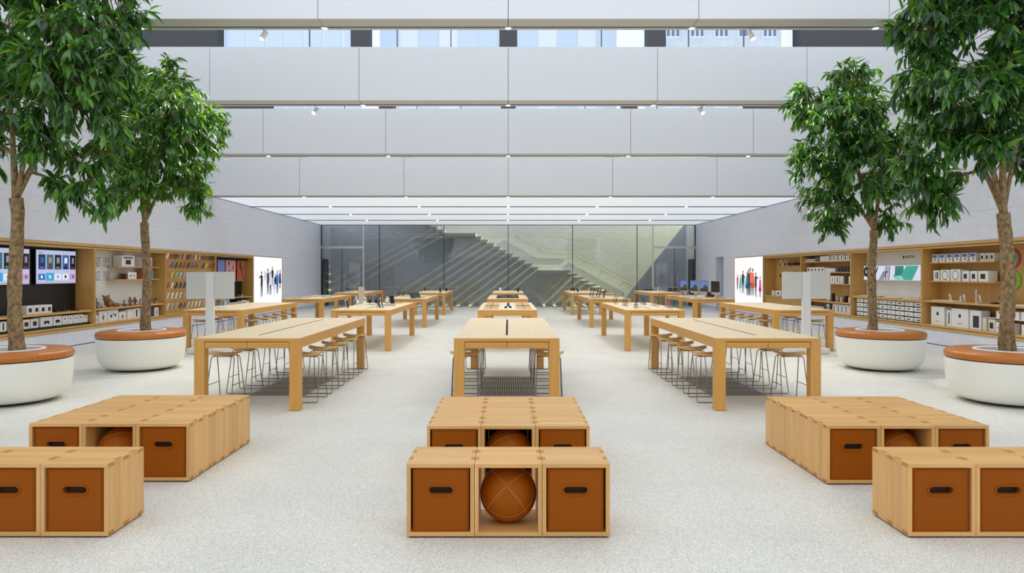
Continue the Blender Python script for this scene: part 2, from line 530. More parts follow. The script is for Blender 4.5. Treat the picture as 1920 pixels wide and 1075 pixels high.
# stepped white beams towards the skylight
BEAMS = [(12.54, 6.49, 7.76), (16.0, 5.87, 7.12), (19.5, 5.236, 6.515), (22.9, 4.43, 5.706)]
SPOT_Z = [6.481, 5.861, 5.227, 4.421, CEIL - .034, CEIL - .034, CEIL - .034]
for i, (y0, z0, z1) in enumerate(BEAMS):
    y1 = SPOT_Y[i] + .03
    b = struct(MB().box(-HW, HW, y0 + .035, y1 - .03, z0 + .035, z1 - .01).build('trim_%d' % (i + 1), DKGREY))
    for k in range(-3, 3):
        xa, xb = max(-HW, k * 3.5), min(HW, (k + 1) * 3.5)
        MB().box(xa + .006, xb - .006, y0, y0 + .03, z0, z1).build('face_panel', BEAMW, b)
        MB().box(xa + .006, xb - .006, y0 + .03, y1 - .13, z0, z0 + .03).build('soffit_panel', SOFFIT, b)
    MB().box(-HW, HW, y0 + .03, y1, z1 - .01, z1 + .01).build('beam_cap', BEAMW, b)
    MB().box(-HW, HW, y1 - .13, y1 - .105, z0 - .008, z0 + .05).build('groove', BLACK, b)
    MB().box(-HW, HW, y1 - .105, y1 - .035, z0 - .008, z0 + .03).build('light_track', SOFFIT, b)
    MB().box(-HW, HW, y1 - .035, y1 - .02, z0 + .02, z0 + .05).build('groove', BLACK, b)
    MB().box(-HW, HW, y1 - .02, y1, z0 - .012, z1).build('back_panel', BEAMW, b)
    # posts and clerestory panes above the beam
    if i:
        for x in (-3.5, 0, 3.5):
            MB().box(x - .21, x + .21, y0 + .06, y0 + .5, z1 + .01, z1 + .72).build('post', DKGREY, b)
        for sx in (-1, 1):
            MB().box(sx * 6.87, sx * HW, y0 + .06, y0 + .5, z1 + .01, z1 + .72).build('end_wall', DKGREY, b)
        cx = [-6.87, -3.5, 0, 3.5, 6.87]
        for k in range(4):
            xa = cx[k] + (.21 if k else 0); xb = cx[k + 1] - (.21 if k < 3 else 0)
            p = MB().box(xa, xb, y0 + .44, y0 + .455, z1 + .06, z1 + .72).build('clerestory_pane', GLASS, b)
            fr = MB().box(xa, xb, y0 + .40, y0 + .48, z1 + .01, z1 + .06)
            fr.build('window_rail', mat('pale_blue_frame', '#d9e4f2', .4), b)
            for xm in ((xa + (xb - xa) * .66,) if k % 2 == 0 else (xa + (xb - xa) * .2, xa + (xb - xa) * .62)):
                MB().box(xm - .012, xm + .012, y0 + .42, y0 + .46, z1 + .06, z1 + .72).build('mullion', mat('grey_mullion', '#6f7a8c', .4), b)
        MB().box(-HW, HW, y0 + .06, y0 + .5, z1 + .72, z1 + .80).build('head_rail', WHITE, b)

# ------------------------------------------------------------------ glass wall and stair hall
frame_m = mat('glass_joint', '#23262b', .5)
gw = struct(MB().box(-HW, HW, Y_BACK - .03, Y_BACK + .05, CEIL - .03, CEIL).build('wall_back', frame_m))
JX = [-7.8, -6.98, -3.49, 0.0, 3.49, 6.98, 7.8]
for a, b in zip(JX[:-1], JX[1:]):
    MB().box(a + .012, b - .012, Y_BACK, Y_BACK + .024, .03, CEIL - .03).build('glass_pane', GLASS, gw)
for x in JX[1:-1]:
    MB().box(x - .017, x + .017, Y_BACK - .004, Y_BACK + .03, .03, CEIL - .03).build('pane_joint', frame_m, gw)
MB().box(-7.8, 7.8, Y_BACK - .01, Y_BACK + .04, 0, .03).build('floor_channel', mat('channel_grey', '#8b8e92', .4, metal=.4), gw)
for k in range(-39, 40):
    x = k * .175
    if min(abs(x - j) for j in JX) > .06 and k % 2 == 0:
        MB().box(x - .018, x + .018, Y_BACK - .003, Y_BACK - .0005, 1.02, 1.06).build('marker_dot', mat('etched_dot', '#c9cdd2', .6), gw)
for s, nm in ((-1, 'door_1'), (1, 'door_2')):
    d = struct(MB().box(s * 7.8, s * 7.88, Y_BACK - .03, Y_BACK + .05, 0, CEIL - .03).build(nm, mat('polished_steel', '#d2d2cc', .25, metal=.9)))
    MB().box(s * 7.88, s * HW, Y_BACK - .03, Y_BACK + .05, 3.16, 3.28).build('transom', MATS['polished_steel'], d)
    MB().box(s * 7.9, s * (HW - .03), Y_BACK, Y_BACK + .02, 3.3, CEIL - .04).build('transom_pane', GLASS, d)
    mid = s * (7.88 + HW) / 2
    for a, b, hx in ((s * 7.895, mid - s * .008, mid - s * .16), (mid + s * .008, s * (HW - .03), mid + s * .16)):
        leaf = MB().box(a, b, Y_BACK, Y_BACK + .02, .02, 3.15).build('door_leaf', GLASS, d)
        hd = MB().tube([(hx, Y_BACK - .07, .35), (hx, Y_BACK - .07, 1.75)], .02, 10)
        for z in (.55, 1.55):
            hd.tube([(hx, Y_BACK - .07, z), (hx, Y_BACK, z)], .012, 8)
        hd.build('handle', STEEL, leaf)
    MB().box(mid - .01, mid + .01, Y_BACK - .004, Y_BACK + .024, .02, 3.15).build('door_joint', frame_m, d)
    MB().box(s * (HW - .05), s * HW, Y_BACK - .02, Y_BACK + .04, 0, CEIL - .03).build('door_jamb', frame_m, d)

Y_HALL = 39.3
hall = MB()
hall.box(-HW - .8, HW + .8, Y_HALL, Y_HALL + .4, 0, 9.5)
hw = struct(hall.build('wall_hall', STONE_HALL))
for s in (-1, 1):      # niche doors in the hall's side walls read as dark slots
    MB().box(s * (HW - .02), s * (HW + .02), 37.5, 38.5, 0, 2.6).build('side_opening', mat('dark_opening', '#3b3e45', .7), hw)

# cantilevered stone stair
stairs = thing('staircase', 'floating grey stone staircase climbing the hall wall behind the glass', 'staircase', (2, 38.4, 0))
TREAD = mat('grey_stone_tread', '#b9bab8', .5, var=.08, scale=8)
RUN, RISE = .348, .1865
def tread(x_right, z, w):
    pts = [(x_right - w, z), (x_right, z), (x_right, z - .04), (x_right - .10, z - .14), (x_right - w - .04, z - .14), (x_right - w - .04, z - .03)]
    return MB().prism(pts, 'Y', 37.62, Y_HALL - .002).build('tread', TREAD, stairs)
# lower flight, lower landing, middle flight, upper landing, top flight
x, z = 3.45, 1.98
MB().box(1.68, 3.45, 37.62, Y_HALL - .002, z - .16, z).build('landing', TREAD, stairs)
for k in range(1, 11):
    tread(x + k * RUN, z - k * RISE, RUN)
x2, z2 = 1.68, 1.98
n_mid = 10
for k in range(1, n_mid + 1):
    tread(x2 - (k - 1) * RUN, z2 + k * RISE, RUN)
xl = x2 - n_mid * RUN; zl = z2 + (n_mid + 1) * RISE
MB().box(xl - 1.75, xl, 37.62, Y_HALL - .002, zl - .16, zl).build('landing', TREAD, stairs)
for k in range(1, 15):
    tread(xl - 1.75 - (k - 1) * RUN, zl + k * RISE, RUN)
for nm_, pts in (('upper', [(.75, 4.75), (2.12, 3.98), (3.62, 3.98)]), ('lower', [(3.92, 3.0), (4.95, 2.55), (5.9, 2.06), (7.2, 1.35)])):
    r = thing('handrail', 'steel wall handrail beside the %s flight of the stone staircase' % nm_, 'handrail', (pts[1][0], Y_HALL - .1, pts[1][1]), 'stair handrails')
    P = []
    if nm_ == 'upper':
        P = [(pts[0][0] + .62, Y_HALL - .09, pts[0][1] - .35), (2.18, Y_HALL - .09, 3.1), (3.75, Y_HALL - .09, 3.08)]
        P[0] = (.35, Y_HALL - .09, 4.12)
    else:
        P = [(3.95, Y_HALL - .09, 2.86), (7.1, Y_HALL - .09, 1.15)]
    MB().tube(P, .025, 8).build('rail', STEEL, r)
    MB().tube([(p[0], p[1], p[2] - .085) for p in P], .016, 8).build('rail', STEEL, r)
    for t in (.15, .5, .85):
        q = Vector(P[0]).lerp(Vector(P[-1]), t) if len(P) == 2 else (Vector(P[0]).lerp(Vector(P[1]), t))
        MB().tube([q, (q.x, Y_HALL, q.z - .085)], .012, 6).build('bracket', STEEL, r)

# the late sun that reaches the hall through its skylight
sun = bpy.data.lights.new('hall_sun', 'SPOT')
sun.energy = SUN_W; sun.color = (1.0, .95, .42); sun.spot_size = math.radians(31); sun.spot_blend = .5; sun.shadow_soft_size = .05
so = bpy.data.objects.new('hall_sun', sun); COL.objects.link(so)
so.location = (20.3, 37.0, 17.3)
so.rotation_euler = (Vector((2.5, 39.2, 1.9)) - Vector(so.location)).to_track_quat('-Z', 'Y').to_euler()

# ------------------------------------------------------------------ buildings seen through the roof gap
def facade(name, label, x0, x1, y, z1, wallm, glassm, framem, nx, nz, zlo, zhi, frac, group='buildings beyond the skylight'):
    b = thing(name, label, 'building', ((x0 + x1) / 2, y, 0), group)
    MB().box(x0, x1, y, y + 8, 0, z1).build('wall', wallm, b)
    dx = (x1 - x0) / nx; dz = (zhi - zlo) / nz
    for i in range(nx):
        for j in range(nz):
            xa, za = x0 + i * dx, zlo + j * dz
            wa, wb = xa + dx * (1 - frac) / 2, xa + dx * (1 + frac) / 2
            f = MB().box(wa, wb, y - .12, y, za + dz * .32, za + dz * .78).build('window', framem, b)
            for q in range(3):
                pw = (wb - wa) / 3
                MB().box(wa + q * pw + .12, wa + (q + 1) * pw - .06, y - .15, y - .11, za + dz * .38, za + dz * .73).build('pane', glassm, f)
    return b
brick = mat('pale_brick', '#d3dbe6', .8, var=.18, scale=1.2)
bglass = mat('dark_window_glass', '#54709c', .15)
bframe = mat('white_window_frame', '#f1f4f8', .5)
facade('apartment_building', 'pale grey brick apartment building seen through the roof gap on the right', 15.6, 28, 70, 40, brick, bglass, bframe, 5, 6, 18, 32.4, .58)
pale = mat('pale_curtain_wall', '#f1f5fa', .3, var=.03, scale=.3)
cw = thing('glass_tower', 'pale glass tower seen through the middle of the roof gap', 'building', (0, 85, 0), 'buildings beyond the skylight')
MB().box(-16, 13.5, 85, 95, 0, 55).build('wall', pale, cw)
for k in range(12):
    xa = -16 + k * 29.5 / 12
    MB().box(xa + .1, xa + 2.3, 84.8, 85, 20, 45).build('glass_panel', [mat('tower_glass_a', '#d3e2f8', .25), mat('tower_glass_b', '#eef3fa', .3), mat('tower_glass_c', '#d5e2f3', .25)][(k * 7 + k // 3) % 3], cw)
lt = thing('office_block', 'blue grey office block seen through the left of the roof gap', 'building', (-26, 75, 0), 'buildings beyond the skylight')
MB().box(-33, -18, 75, 84, 0, 45).build('wall', mat('blue_grey_wall', '#e3ecf8', .5, var=.06, scale=.4), lt)
for k in range(7):
    MB().box(-32.6 + k * 2.1, -31.0 + k * 2.1, 74.85, 75, 20, 40).build('window_strip', MATS['tower_glass_a'], lt)

# ------------------------------------------------------------------ downlights
def spot_proto():
    t = thing('downlight', 'proto', 'light', (0, 0, -20), 'downlights')
    MB().lathe([(.052, -.004), (.075, -.004), (.078, 0), (.05, .012)], 0, 0, 20).xf(Matrix.Translation((0, 0, -20))).build('trim_ring', PLASTIC_W, t, loc=(0, 0, -20))
    MB().cyl((0, 0), .05, -20.003, -19.99, 20).build('lens', LAMP, t, loc=(0, 0, -20))
    return t
sp = spot_proto()
BEAM_NAME = ['highest white beam in view', 'second white beam from the top', 'third white beam from the top', 'lowest white beam',
             'first groove of the flat bright ceiling', 'second groove of the flat bright ceiling', 'last ceiling groove before the glass wall']
PLACE = ['far left', 'left of centre', 'centre', 'right of centre', 'far right']
first = True
for i in range(7):
    for k in range(-2, 3):
        y = SPOT_Y[i] - (.005 if i < 4 else 0)
        lab = 'small round downlight on the %s, %s' % (BEAM_NAME[i], PLACE[k + 2])
        loc = (k * 3.5, y - (.04 if i < 4 else 0), SPOT_Z[i] - .001)
        if first:
            o = sp; o.location = loc; o['label'] = lab; first = False
        else:
            o = dup(sp, loc, lab)
        ln = 'downlight_%d' % min(max(i, 2), 4)
        l = bpy.data.lights.get(ln) or bpy.data.lights.new(ln, 'SPOT')
        l.energy = BEAM_W if i < 3 else (34.0 if i == 3 else SPOT_W); l.color = (1, .97, .93); l.spot_size = math.radians(110); l.spot_blend = .8; l.shadow_soft_size = .05
        lo = bpy.data.objects.new('downlight_lamp', l); COL.objects.link(lo); lo.parent = o; lo.location = (0, 0, -.02)

def track_light(x, y, z, label, target, power, col=(1, .95, .86)):
    t = thing('track_light', label, 'light', (x, y, z), 'track lights on the beams')
    d = (Vector(target) - Vector((x, y, z - .12))).normalized()
    c = Vector((x, y, z - .13))
    MB().tube([(x, y, z), (x, y, z - .07)], .018, 10).build('stem', PLASTIC_W, t)
    MB().tube([c - d * .09, c + d * .085], [.045, .055], 16).build('housing', PLASTIC_W, t)
    MB().tube([c + d * .08, c + d * .09], .045, 16).build('lens', LAMP, t)
    l = bpy.data.lights.new('track_beam', 'SPOT'); l.energy = power; l.color = col; l.spot_size = math.radians(62); l.spot_blend = .5; l.shadow_soft_size = .03
    lo = bpy.data.objects.new('track_lamp', l); COL.objects.link(lo); lo.parent = t
    lo.location = (c + d * .11) - Vector((x, y, z)); lo.rotation_euler = d.to_track_quat('-Z', 'Y').to_euler()
zA, zB = SPOT_Z[0] - .002, SPOT_Z[1] - .002
track_light(-4.66, SPOT_Y[0] - .04, zA, 'white track light under the highest beam near the left planter tree', (-6.9, 11.5, 1.5), TREE_W)
track_light(4.63, SPOT_Y[0] - .04, zA, 'white track light under the highest beam near the right planter trees', (6.9, 11.5, 1.5), TREE_W)
track_light(-4.65, SPOT_Y[1] - .04, zB, 'glowing track light under the second beam left of centre', (-6.9, 13.0, 1.5), TREE_W)
track_light(4.65, SPOT_Y[1] - .04, zB, 'glowing track light under the second beam right of centre', (6.9, 13.0, 1.5), TREE_W)

# ------------------------------------------------------------------ tables
TW, TL, TH, LEG = 1.385, 4.12, .955, .135
ROWS = [8.95, 15.86, 22.77, 29.68]
COLX = [-6.87, -3.43, -.02, 3.41, 6.87]

def make_table(kind, loc):
    """kind: 'drawer' two drawers and a cable slot, 'rail' plain rail between legs, 'plain' flush apron"""
    t = thing('display_table', 'proto', 'table', loc)
    X, Y = loc[0], loc[1]
    w, z1 = TW / 2, TH
    def at(mb): return mb.xf(Matrix.Translation((X, Y, 0)))
    th = .042
    mb = MB()
    if kind == 'drawer':
        g = .015
        mb.box(-w, -g, .45, TL - .45, z1 - th, z1).box(g, w, .45, TL - .45, z1 - th, z1)
        mb.box(-w, w, 0, .45, z1 - th, z1).box(-w, w, TL - .45, TL, z1 - th, z1)
    else:
        mb.box(-w, w, 0, TL, z1 - th, z1)
    at(mb)
    mb.m = [0 if k % 6 in (0, 1) else 1 for k in range(len(mb.f))]  # top and bottom faces get the lit oak tone, edges the shaded one
    mb.build('tabletop', [W_TOP_LIT, W_RAIL_SHADED], t)
    if kind == 'drawer':
        at(MB().box(-.05, .05, .44, TL - .44, z1 - .11, z1 - .05)).build('cable_tray', BLACK, t)
    if kind == 'drawer':
        for sx in (-1, 1):
            at(MB().box(sx * .0125, sx * .0149, .451, TL - .451, z1 - th, z1 - .001)).build('slot_liner', BLACK, t)
    for sx in (-1, 1):
        for y0 in (0, TL - LEG):
            at(MB().box(sx * w, sx * (w - LEG), y0 + (0.001 if y0 == 0 else 0), y0 + LEG - (.001 if y0 else 0), .004, z1 - th - .0005)).build('leg', W_LEG_SHADED, t, bevel=.003)
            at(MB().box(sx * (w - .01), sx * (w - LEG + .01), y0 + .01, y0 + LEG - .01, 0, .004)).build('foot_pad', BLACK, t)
        at(MB().box(sx * (w - .001), sx * (w - .03), LEG + .001, TL - LEG - .001, z1 - .132, z1 - th - .0005)).build('side_rail', W_RAIL_SHADED, t)
    a, b = -w + LEG + .002, w - LEG - .002
    at(MB().box(a, b, TL - .031, TL - .001, z1 - .132, z1 - th - .0005)).build('end_rail', W_RAIL_SHADED, t)
    zb, zt = z1 - .132, z1 - th - .009
    if kind == 'drawer':
        for p, q in ((a + .003, -.003), (.003, b - .003)):
            d = at(MB().box(p, q, .008, .03, zb, zt)).build('drawer', W_RAIL_SHADED, t, bevel=.002)
        at(MB().box(a, b, .031, .06, zb + .002, z1 - th - .0005)).build('drawer_shadow_gap', BLACK, t)
    elif kind == 'rail':
        at(MB().box(a, b, .006, .03, zb, zt)).build('end_rail', W_RAIL_SHADED, t, bevel=.002)
        at(MB().box(a, b, .031, .05, zb + .002, z1 - th - .0005)).build('shadow_gap', BLACK, t)
    else:
        at(MB().box(a, b, .001, .03, zb, z1 - th - .0005)).build('end_rail', W_RAIL_SHADED, t)
    return t

TLAB = {}
where = {0: 'in the left outer row by the wall', 1: 'in the inner left row', 2: 'in the centre row', 3: 'in the inner right row', 4: 'in the right outer row by the wall'}
protos = {}
for c in range(5):
    for r in range(4):
        if r == 0 and c in (0, 4):
            continue
        kind = 'drawer' if (c in (1, 3) and r < 2) or (c == 2 and r == 0) else ('plain' if c == 2 else 'rail')
        loc = (COLX[c], ROWS[r], 0)
        rr = r - (1 if c in (0, 4) else 0)
        extra = {'drawer': 'long oak table with two drawers', 'rail': 'long oak table', 'plain': 'long oak table with flush apron'}[kind]
        n = 3 if c in (0, 4) else 4
        pos = ['nearest', 'second', 'third', 'farthest'][rr] if n == 4 else ['nearest', 'middle', 'farthest'][rr]
        lab = '%s, %s %s' % (extra, pos, where[c])
        if kind not in protos:
            protos[kind] = make_table(kind, loc); o = protos[kind]; o['label'] = lab; o['group'] = 'long oak display tables'
        else:
            o = dup(protos[kind], loc, lab, group='long oak display tables')
        TLAB[(c, r)] = o

# ------------------------------------------------------------------ stools
def make_stool(loc):
    t = thing('counter_stool', 'proto', 'stool', loc, 'oak stools under the tables')
    M = Matrix.Translation(loc)
    n, hx, hy = 32, .215, .165
    rings = [0, .3, .6, .85, .96, 1.0]
    vs, fs = [], []
    def se(a, r):
        c, s = math.cos(a), math.sin(a); e = 2 / 2.7
        return hx * r * abs(c) ** e * (1 if c >= 0 else -1), hy * r * abs(s) ** e * (1 if s >= 0 else -1)
    def top(x, y, r): return .692 - .016 * (1 - r * r) - .030 * (abs(y) / hy) ** 2.5 + .010 * (x / hx) ** 2
    def bot(x, y, r): return top(x, y, r) - .018 - .026 * (1 - r ** 2)
    layers = [(r, 0) for r in rings[1:]] + [(r, 1) for r in reversed(rings[1:])]
    vs.append((0, 0, top(0, 0, 0)))
    for r, side in layers:
        for k in range(n):
            x, y = se(2 * PI * k / n, r)
            vs.append((x, y, (top if side == 0 else bot)(x, y, r)))
    vs.append((0, 0, bot(0, 0, 0)))
    for k in range(n):
        fs.append((0, 1 + k, 1 + (k + 1) % n))
    L = len(layers)
    for i in range(L - 1):
        for k in range(n):
            a, b2 = 1 + i * n + k, 1 + i * n + (k + 1) % n
            fs.append((a, a + n, b2 + n, b2))
    e = len(vs) - 1
    for k in range(n):
        fs.append((e, 1 + (L - 1) * n + (k + 1) % n, 1 + (L - 1) * n + k))
    MB()._add(vs, fs, 0, True).xf(M).build('seat', W_SEAT, t, loc=Vector(loc) + Vector((0, 0, .66)), sharp=50)
    R = .0068
    for sy in (-1, 1):
        yb, yt = sy * .225, sy * .085
        P = [(-.13, yt, .632), (-.155, yt, .625), (-.165, yt * 1.1, .60), (-.186, yb * .98, .045), (-.184, yb, .020), (-.165, yb, .009),
             (.165, yb, .009), (.184, yb, .020), (.186, yb * .98, .045), (.165, yt * 1.1, .60), (.155, yt, .625), (.13, yt, .632), (-.13, yt, .632)]
        MB().tube(P, R, 8).xf(M).build('leg_loop', ROD, t)
    for sx in (-1, 1):
        z = .24; f = (z - .045) / (.60 - .045)
        xx = sx * (.186 - .021 * f); y = .2205 + (.0935 - .2205) * f
        MB().tube([(xx, -y, z), (xx, y, z)], .0055, 8).xf(M).build('footrest', ROD, t)
    MB().box(-.10, .10, -.092, .092, .629, .640).box(-.05, .05, -.05, .05, .636, .656).xf(M).build('seat_bracket', ROD, t)
    return t
STOOL_DY = [.78, 1.50, 2.22, 2.94, 3.66]
proto_stool = None
for (c, r), tb in TLAB.items():
    if (c, r) not in ((1, 0), (2, 0), (3, 0), (0, 1), (4, 1)):
        continue
    tname = {(1, 0): 'nearest inner left table', (2, 0): 'nearest centre table', (3, 0): 'nearest inner right table',
             (0, 1): 'nearest left outer table', (4, 1): 'nearest right outer table'}[(c, r)]
    for s, sn in ((-1, 'left'), (1, 'right')):
        for i, dy in enumerate(STOOL_DY):
            loc = Vector((COLX[c] + s * (TW / 2 - .095), ROWS[r] + dy, 0))
            jit = random.uniform(-.05, .05)
            lab = 'oak seat wire stool, %s from the front, %s side of the %s' % (ORD[i], sn, tname)
            if proto_stool is None:
                proto_stool = make_stool(loc); proto_stool['label'] = lab
            else:
                dup(proto_stool, loc, lab, rotz=jit)

# ------------------------------------------------------------------ floor vents under the nearest tables
for c, nm in ((1, 'nearest inner left table'), (2, 'nearest centre table'), (3, 'nearest inner right table')):
    x0 = COLX[c]
    t = thing('floor_vent', 'slotted grey floor vent under the %s' % nm, 'vent', (x0, 11.0, 0), 'floor vents under the nearest tables')
    MB().box(x0 - .44, x0 + .44, 10.05, 11.95, 0, .0015).build('frame', mat('vent_frame', '#a9a7a3', .5), t)
    m = MB()
    for row in range(4):
        for k in range(23):
            xx = x0 - .40 + k * .0355
            m.box(xx, xx + .017, 10.1 + row * .46, 10.1 + row * .46 + .40, .0015, .0025)
    o = m.build('slots', mat('vent_slot', '#55534f', .7), t); o['kind'] = 'stuff'

# ------------------------------------------------------------------ benches made of open wooden boxes
UW, UD, UH, PT = .4627, .463, .507, .028
def make_box_bench(loc, depth):
    """open-ended wooden box with finger joints; loc is its near left bottom corner"""
    t = thing('box_bench', 'proto', 'bench', loc, 'wooden box benches')
    X, Y, Z = loc
    d = depth * UD
    e = .0015
    def at(mb): return mb.xf(Matrix.Translation(loc))
    zf = .012
    at(MB().box(.02, UW - .02, .02, d - .02, 0, zf)).build('plinth', BLACK, t)
    at(MB().box(e, UW - e, e, d - e, UH - PT, UH)).build('top_panel', W_BENCH, t, bevel=.002)
    at(MB().box(e, UW - e, e, d - e, zf, zf + PT)).build('bottom_panel', W_BENCH, t, bevel=.002)
    at(MB().box(e, PT, e, d - e, zf + PT, UH - PT)).build('side_panel', W_BENCH, t)
    at(MB().box(UW - PT, UW - e, e, d - e, zf + PT, UH - PT)).build('side_panel', W_BENCH, t)
    for k in range(depth):
        for yy in (.105, .29):
            y0 = k * UD + yy
            for xa, xb in ((e * 1.2, PT), (UW - PT, UW - e * 1.2)):
                at(MB().box(xa, xb, y0, y0 + .075, UH - .003, UH + .0005)).build('finger_joint', W_END, t)
                at(MB().box(xa, xb, y0, y0 + .075, zf + PT - .001, zf + PT + .0)).build('finger_joint', W_END, t) if False else None
        for yy in (.0, .185, .375):
            y0 = k * UD + yy + .006
            for xa, xb in ((e * .4, e * 1.4), (UW - e * 1.4, UW - e * .4)):
                at(MB().box(xa, xb, y0, y0 + .07, UH - PT, UH - .002)).build('finger_joint', W_END, t)
                at(MB().box(xa, xb, y0, y0 + .07, zf + .002, zf + PT)).build('finger_joint', W_END, t)
    return t

def make_leather_box(loc):
    t = thing('leather_box', 'proto', 'box', loc, 'tan leather boxes in the benches')
    w, h, d = .384, .432, .40
    def at(mb): return mb.xf(Matrix.Translation(loc))
    # body with a real stadium handle hole in the front
    bm = bmesh.new()
    n = 10
    hw, hh, hz = .080, .0235, .284
    outer = [(-w / 2, 0), (w / 2, 0), (w / 2, h), (-w / 2, h)]
    def stadium(rw, rh):
        pts = []
        for k in range(n + 1):
            a = -PI / 2 + PI * k / n
            pts.append((rw - rh + rh * math.cos(a), hz + rh * math.sin(a)))
        for k in range(n + 1):
            a = PI / 2 + PI * k / n
            pts.append((-(rw - rh) + rh * math.cos(a), hz + rh * math.sin(a)))
        return pts
    ring = stadium(hw, hh)
    m = len(ring)
    mb = MB()
    r = .008
    # front face as a fan of quads between the rounded outline and the hole
    def outline(inset):
        pts = []
        a = w / 2 - inset; zt, zb = h - inset, inset
        for p in ring:
            dx, dz = p[0], p[1] - hz
            # cast from the hole centre to the rectangle
            tx = a / abs(dx) if abs(dx) > 1e-9 else 1e9
            tz = ((zt - hz) / dz if dz > 0 else (zb - hz) / dz) if abs(dz) > 1e-9 else 1e9
            t_ = min(tx, tz)
            pts.append((dx * t_, hz + dz * t_))
        return pts
    # insert corners exactly
    out = outline(r)
    def snap(pts, inset):
        cs = [(-w / 2 + inset, inset), (w / 2 - inset, inset), (w / 2 - inset, h - inset), (-w / 2 + inset, h - inset)]
        for c_ in cs:
            k = min(range(len(pts)), key=lambda i: (pts[i][0] - c_[0]) ** 2 + (pts[i][1] - c_[1]) ** 2)
            pts[k] = c_
        return pts
    out = snap(out, r)
    vs = [(p[0], 0, p[1]) for p in out] + [(p[0], 0, p[1]) for p in ring] + [(p[0], .03, p[1]) for p in ring]
    fs = []
    for i in range(m):
        j = (i + 1) % m
        fs.append((i, j, m + j, m + i)); fs.append((m + i, m + j, 2 * m + j, 2 * m + i))
    mb._add(vs, fs)
    # rounded edge strip and walls
    o2 = snap(outline(0), 0)
    vs = [(p[0], 0, p[1]) for p in out] + [(p[0] - (.002 if p[0] > 0 else -.002) * 0, .006, p[1]) for p in o2] + [(p[0], d, p[1]) for p in o2]
    fs = []
    for i in range(m):
        j = (i + 1) % m
        fs.append((j, i, m + i, m + j)); fs.append((m + j, m + i, 2 * m + i, 2 * m + j))
    fs.append(tuple(range(2 * m, 3 * m)))
    mb._add(vs, fs)
    at(mb).build('body', LEATHER, t, loc=loc)
    at(MB().box(-.1, .1, .031, .05, hz - .05, hz + .05)).build('inside', HOLE, t)
    # raised welt around the handle hole
    rim = [(p[0], -.002, p[1]) for p in stadium(hw + .007, hh + .007)]
    at(MB().tube(rim + [rim[0]], .007, 8, caps=False)).build('handle_rim', LEATHER, t)
    for sx in (-1, 1):
        at(MB().tube([(sx * (w / 2 - .012), -.001, .012), (sx * (w / 2 - .012), -.001, h - .012)], .0022, 6)).build('seam', LEATHER, t)
    at(MB().tube([(-(w / 2 - .012), -.001, h - .012), (w / 2 - .012, -.001, h - .012)], .0022, 6)).build('seam', LEATHER, t)
    bm.free()
    return t

def make_ball(loc):
    t = thing('leather_ball', 'proto', 'ball', loc, 'tan leather balls in the benches')
    R = .2005
    c = Vector(loc) + Vector((0, 0, R))
    MB().sphere(c, R, 40, 26).build('body', LEATHER, t, loc=loc)
    # stitched seams: great-circle arcs meeting near the upper front
    pole = Vector((-.05, -.86, .5)).normalized()
    a = pole.cross(Vector((0, 0, 1))).normalized(); b = pole.cross(a)
    for k, off in enumerate((0, 1, 2, 3)):
        ang = off * PI / 2 + .75
        dirv = a * math.cos(ang) + b * math.sin(ang)
        for q in (-.011, .011):
            side = pole.cross(dirv) * q
            pts = [c + ((pole * math.cos(u) + dirv * math.sin(u)) + side).normalized() * (R + .0006) for u in [j * 2.4 / 18 + .03 for j in range(19)]]
            MB().tube(pts, .0011, 4).build('seam', STITCH, t)
    ringp = []
    for j in range(33):
        u = 2 * PI * j / 32
        ringp.append(c + (pole * math.cos(1.15) + (a * math.cos(u) + b * math.sin(u)) * math.sin(1.15)) * (R + .0006))
    MB().tube(ringp, .0011, 4, caps=False).build('seam', STITCH, t)
    return t

pb = {}
pbox = pball = None
def bench(loc, depth, label):
    if depth not in pb:
        pb[depth] = make_box_bench(loc, depth); pb[depth]['label'] = label
    else:
        dup(pb[depth], loc, label)
def lbox(loc, label):
    global pbox
    if pbox is None:
        pbox = make_leather_box(loc); pbox['label'] = label
    else:
        dup(pbox, loc, label)
def ball(loc, label, rz=0):
    global pball
    if pball is None:
        pball = make_ball(loc); pball['label'] = label
    else:
        dup(pball, loc, label, rotz=rz)

FRONT = [(-4.118, 4.655, 'left', ('box', 'box', 'box')), (-.694, 4.651, 'centre', ('box', 'ball', 'box')), (2.725, 4.651, 'right', ('box', 'box', 'box'))]
BACKG = [(-4.145, 5.90, 'left'), (-.694, 5.81, 'centre'), (2.718, 5.825, 'right')]
POS3 = ['left', 'middle', 'right']
ZIN = .012 + PT
for x0, y0, nm, cont in FRONT:
    for k in range(3):
        bench((x0 + k * UW, y0, 0), 1, 'open wooden box bench, %s of three in the front %s row' % (POS3[k], nm))
        cx = x0 + (k + .5) * UW
        if cont[k] == 'box':
            lbox((cx + random.uniform(-.004, .004), y0 + .012, ZIN), 'tan leather box with handle hole, %s of the front %s bench' % (POS3[k], nm))
        else:
            ball((cx, y0 + .225, ZIN), 'round tan leather ball with stitched seams inside the front centre bench')
LAY = {'left': (1, 2, 2), 'centre': (1, 2, 2), 'right': (1, 2, 2)}
LAY = {'left': ((2, 1), (2, 1), (2, 1)), 'centre': ((1, 2), (2, 1), (2, 1)), 'right': ((1, 2), (2, 1), (2, 1))}
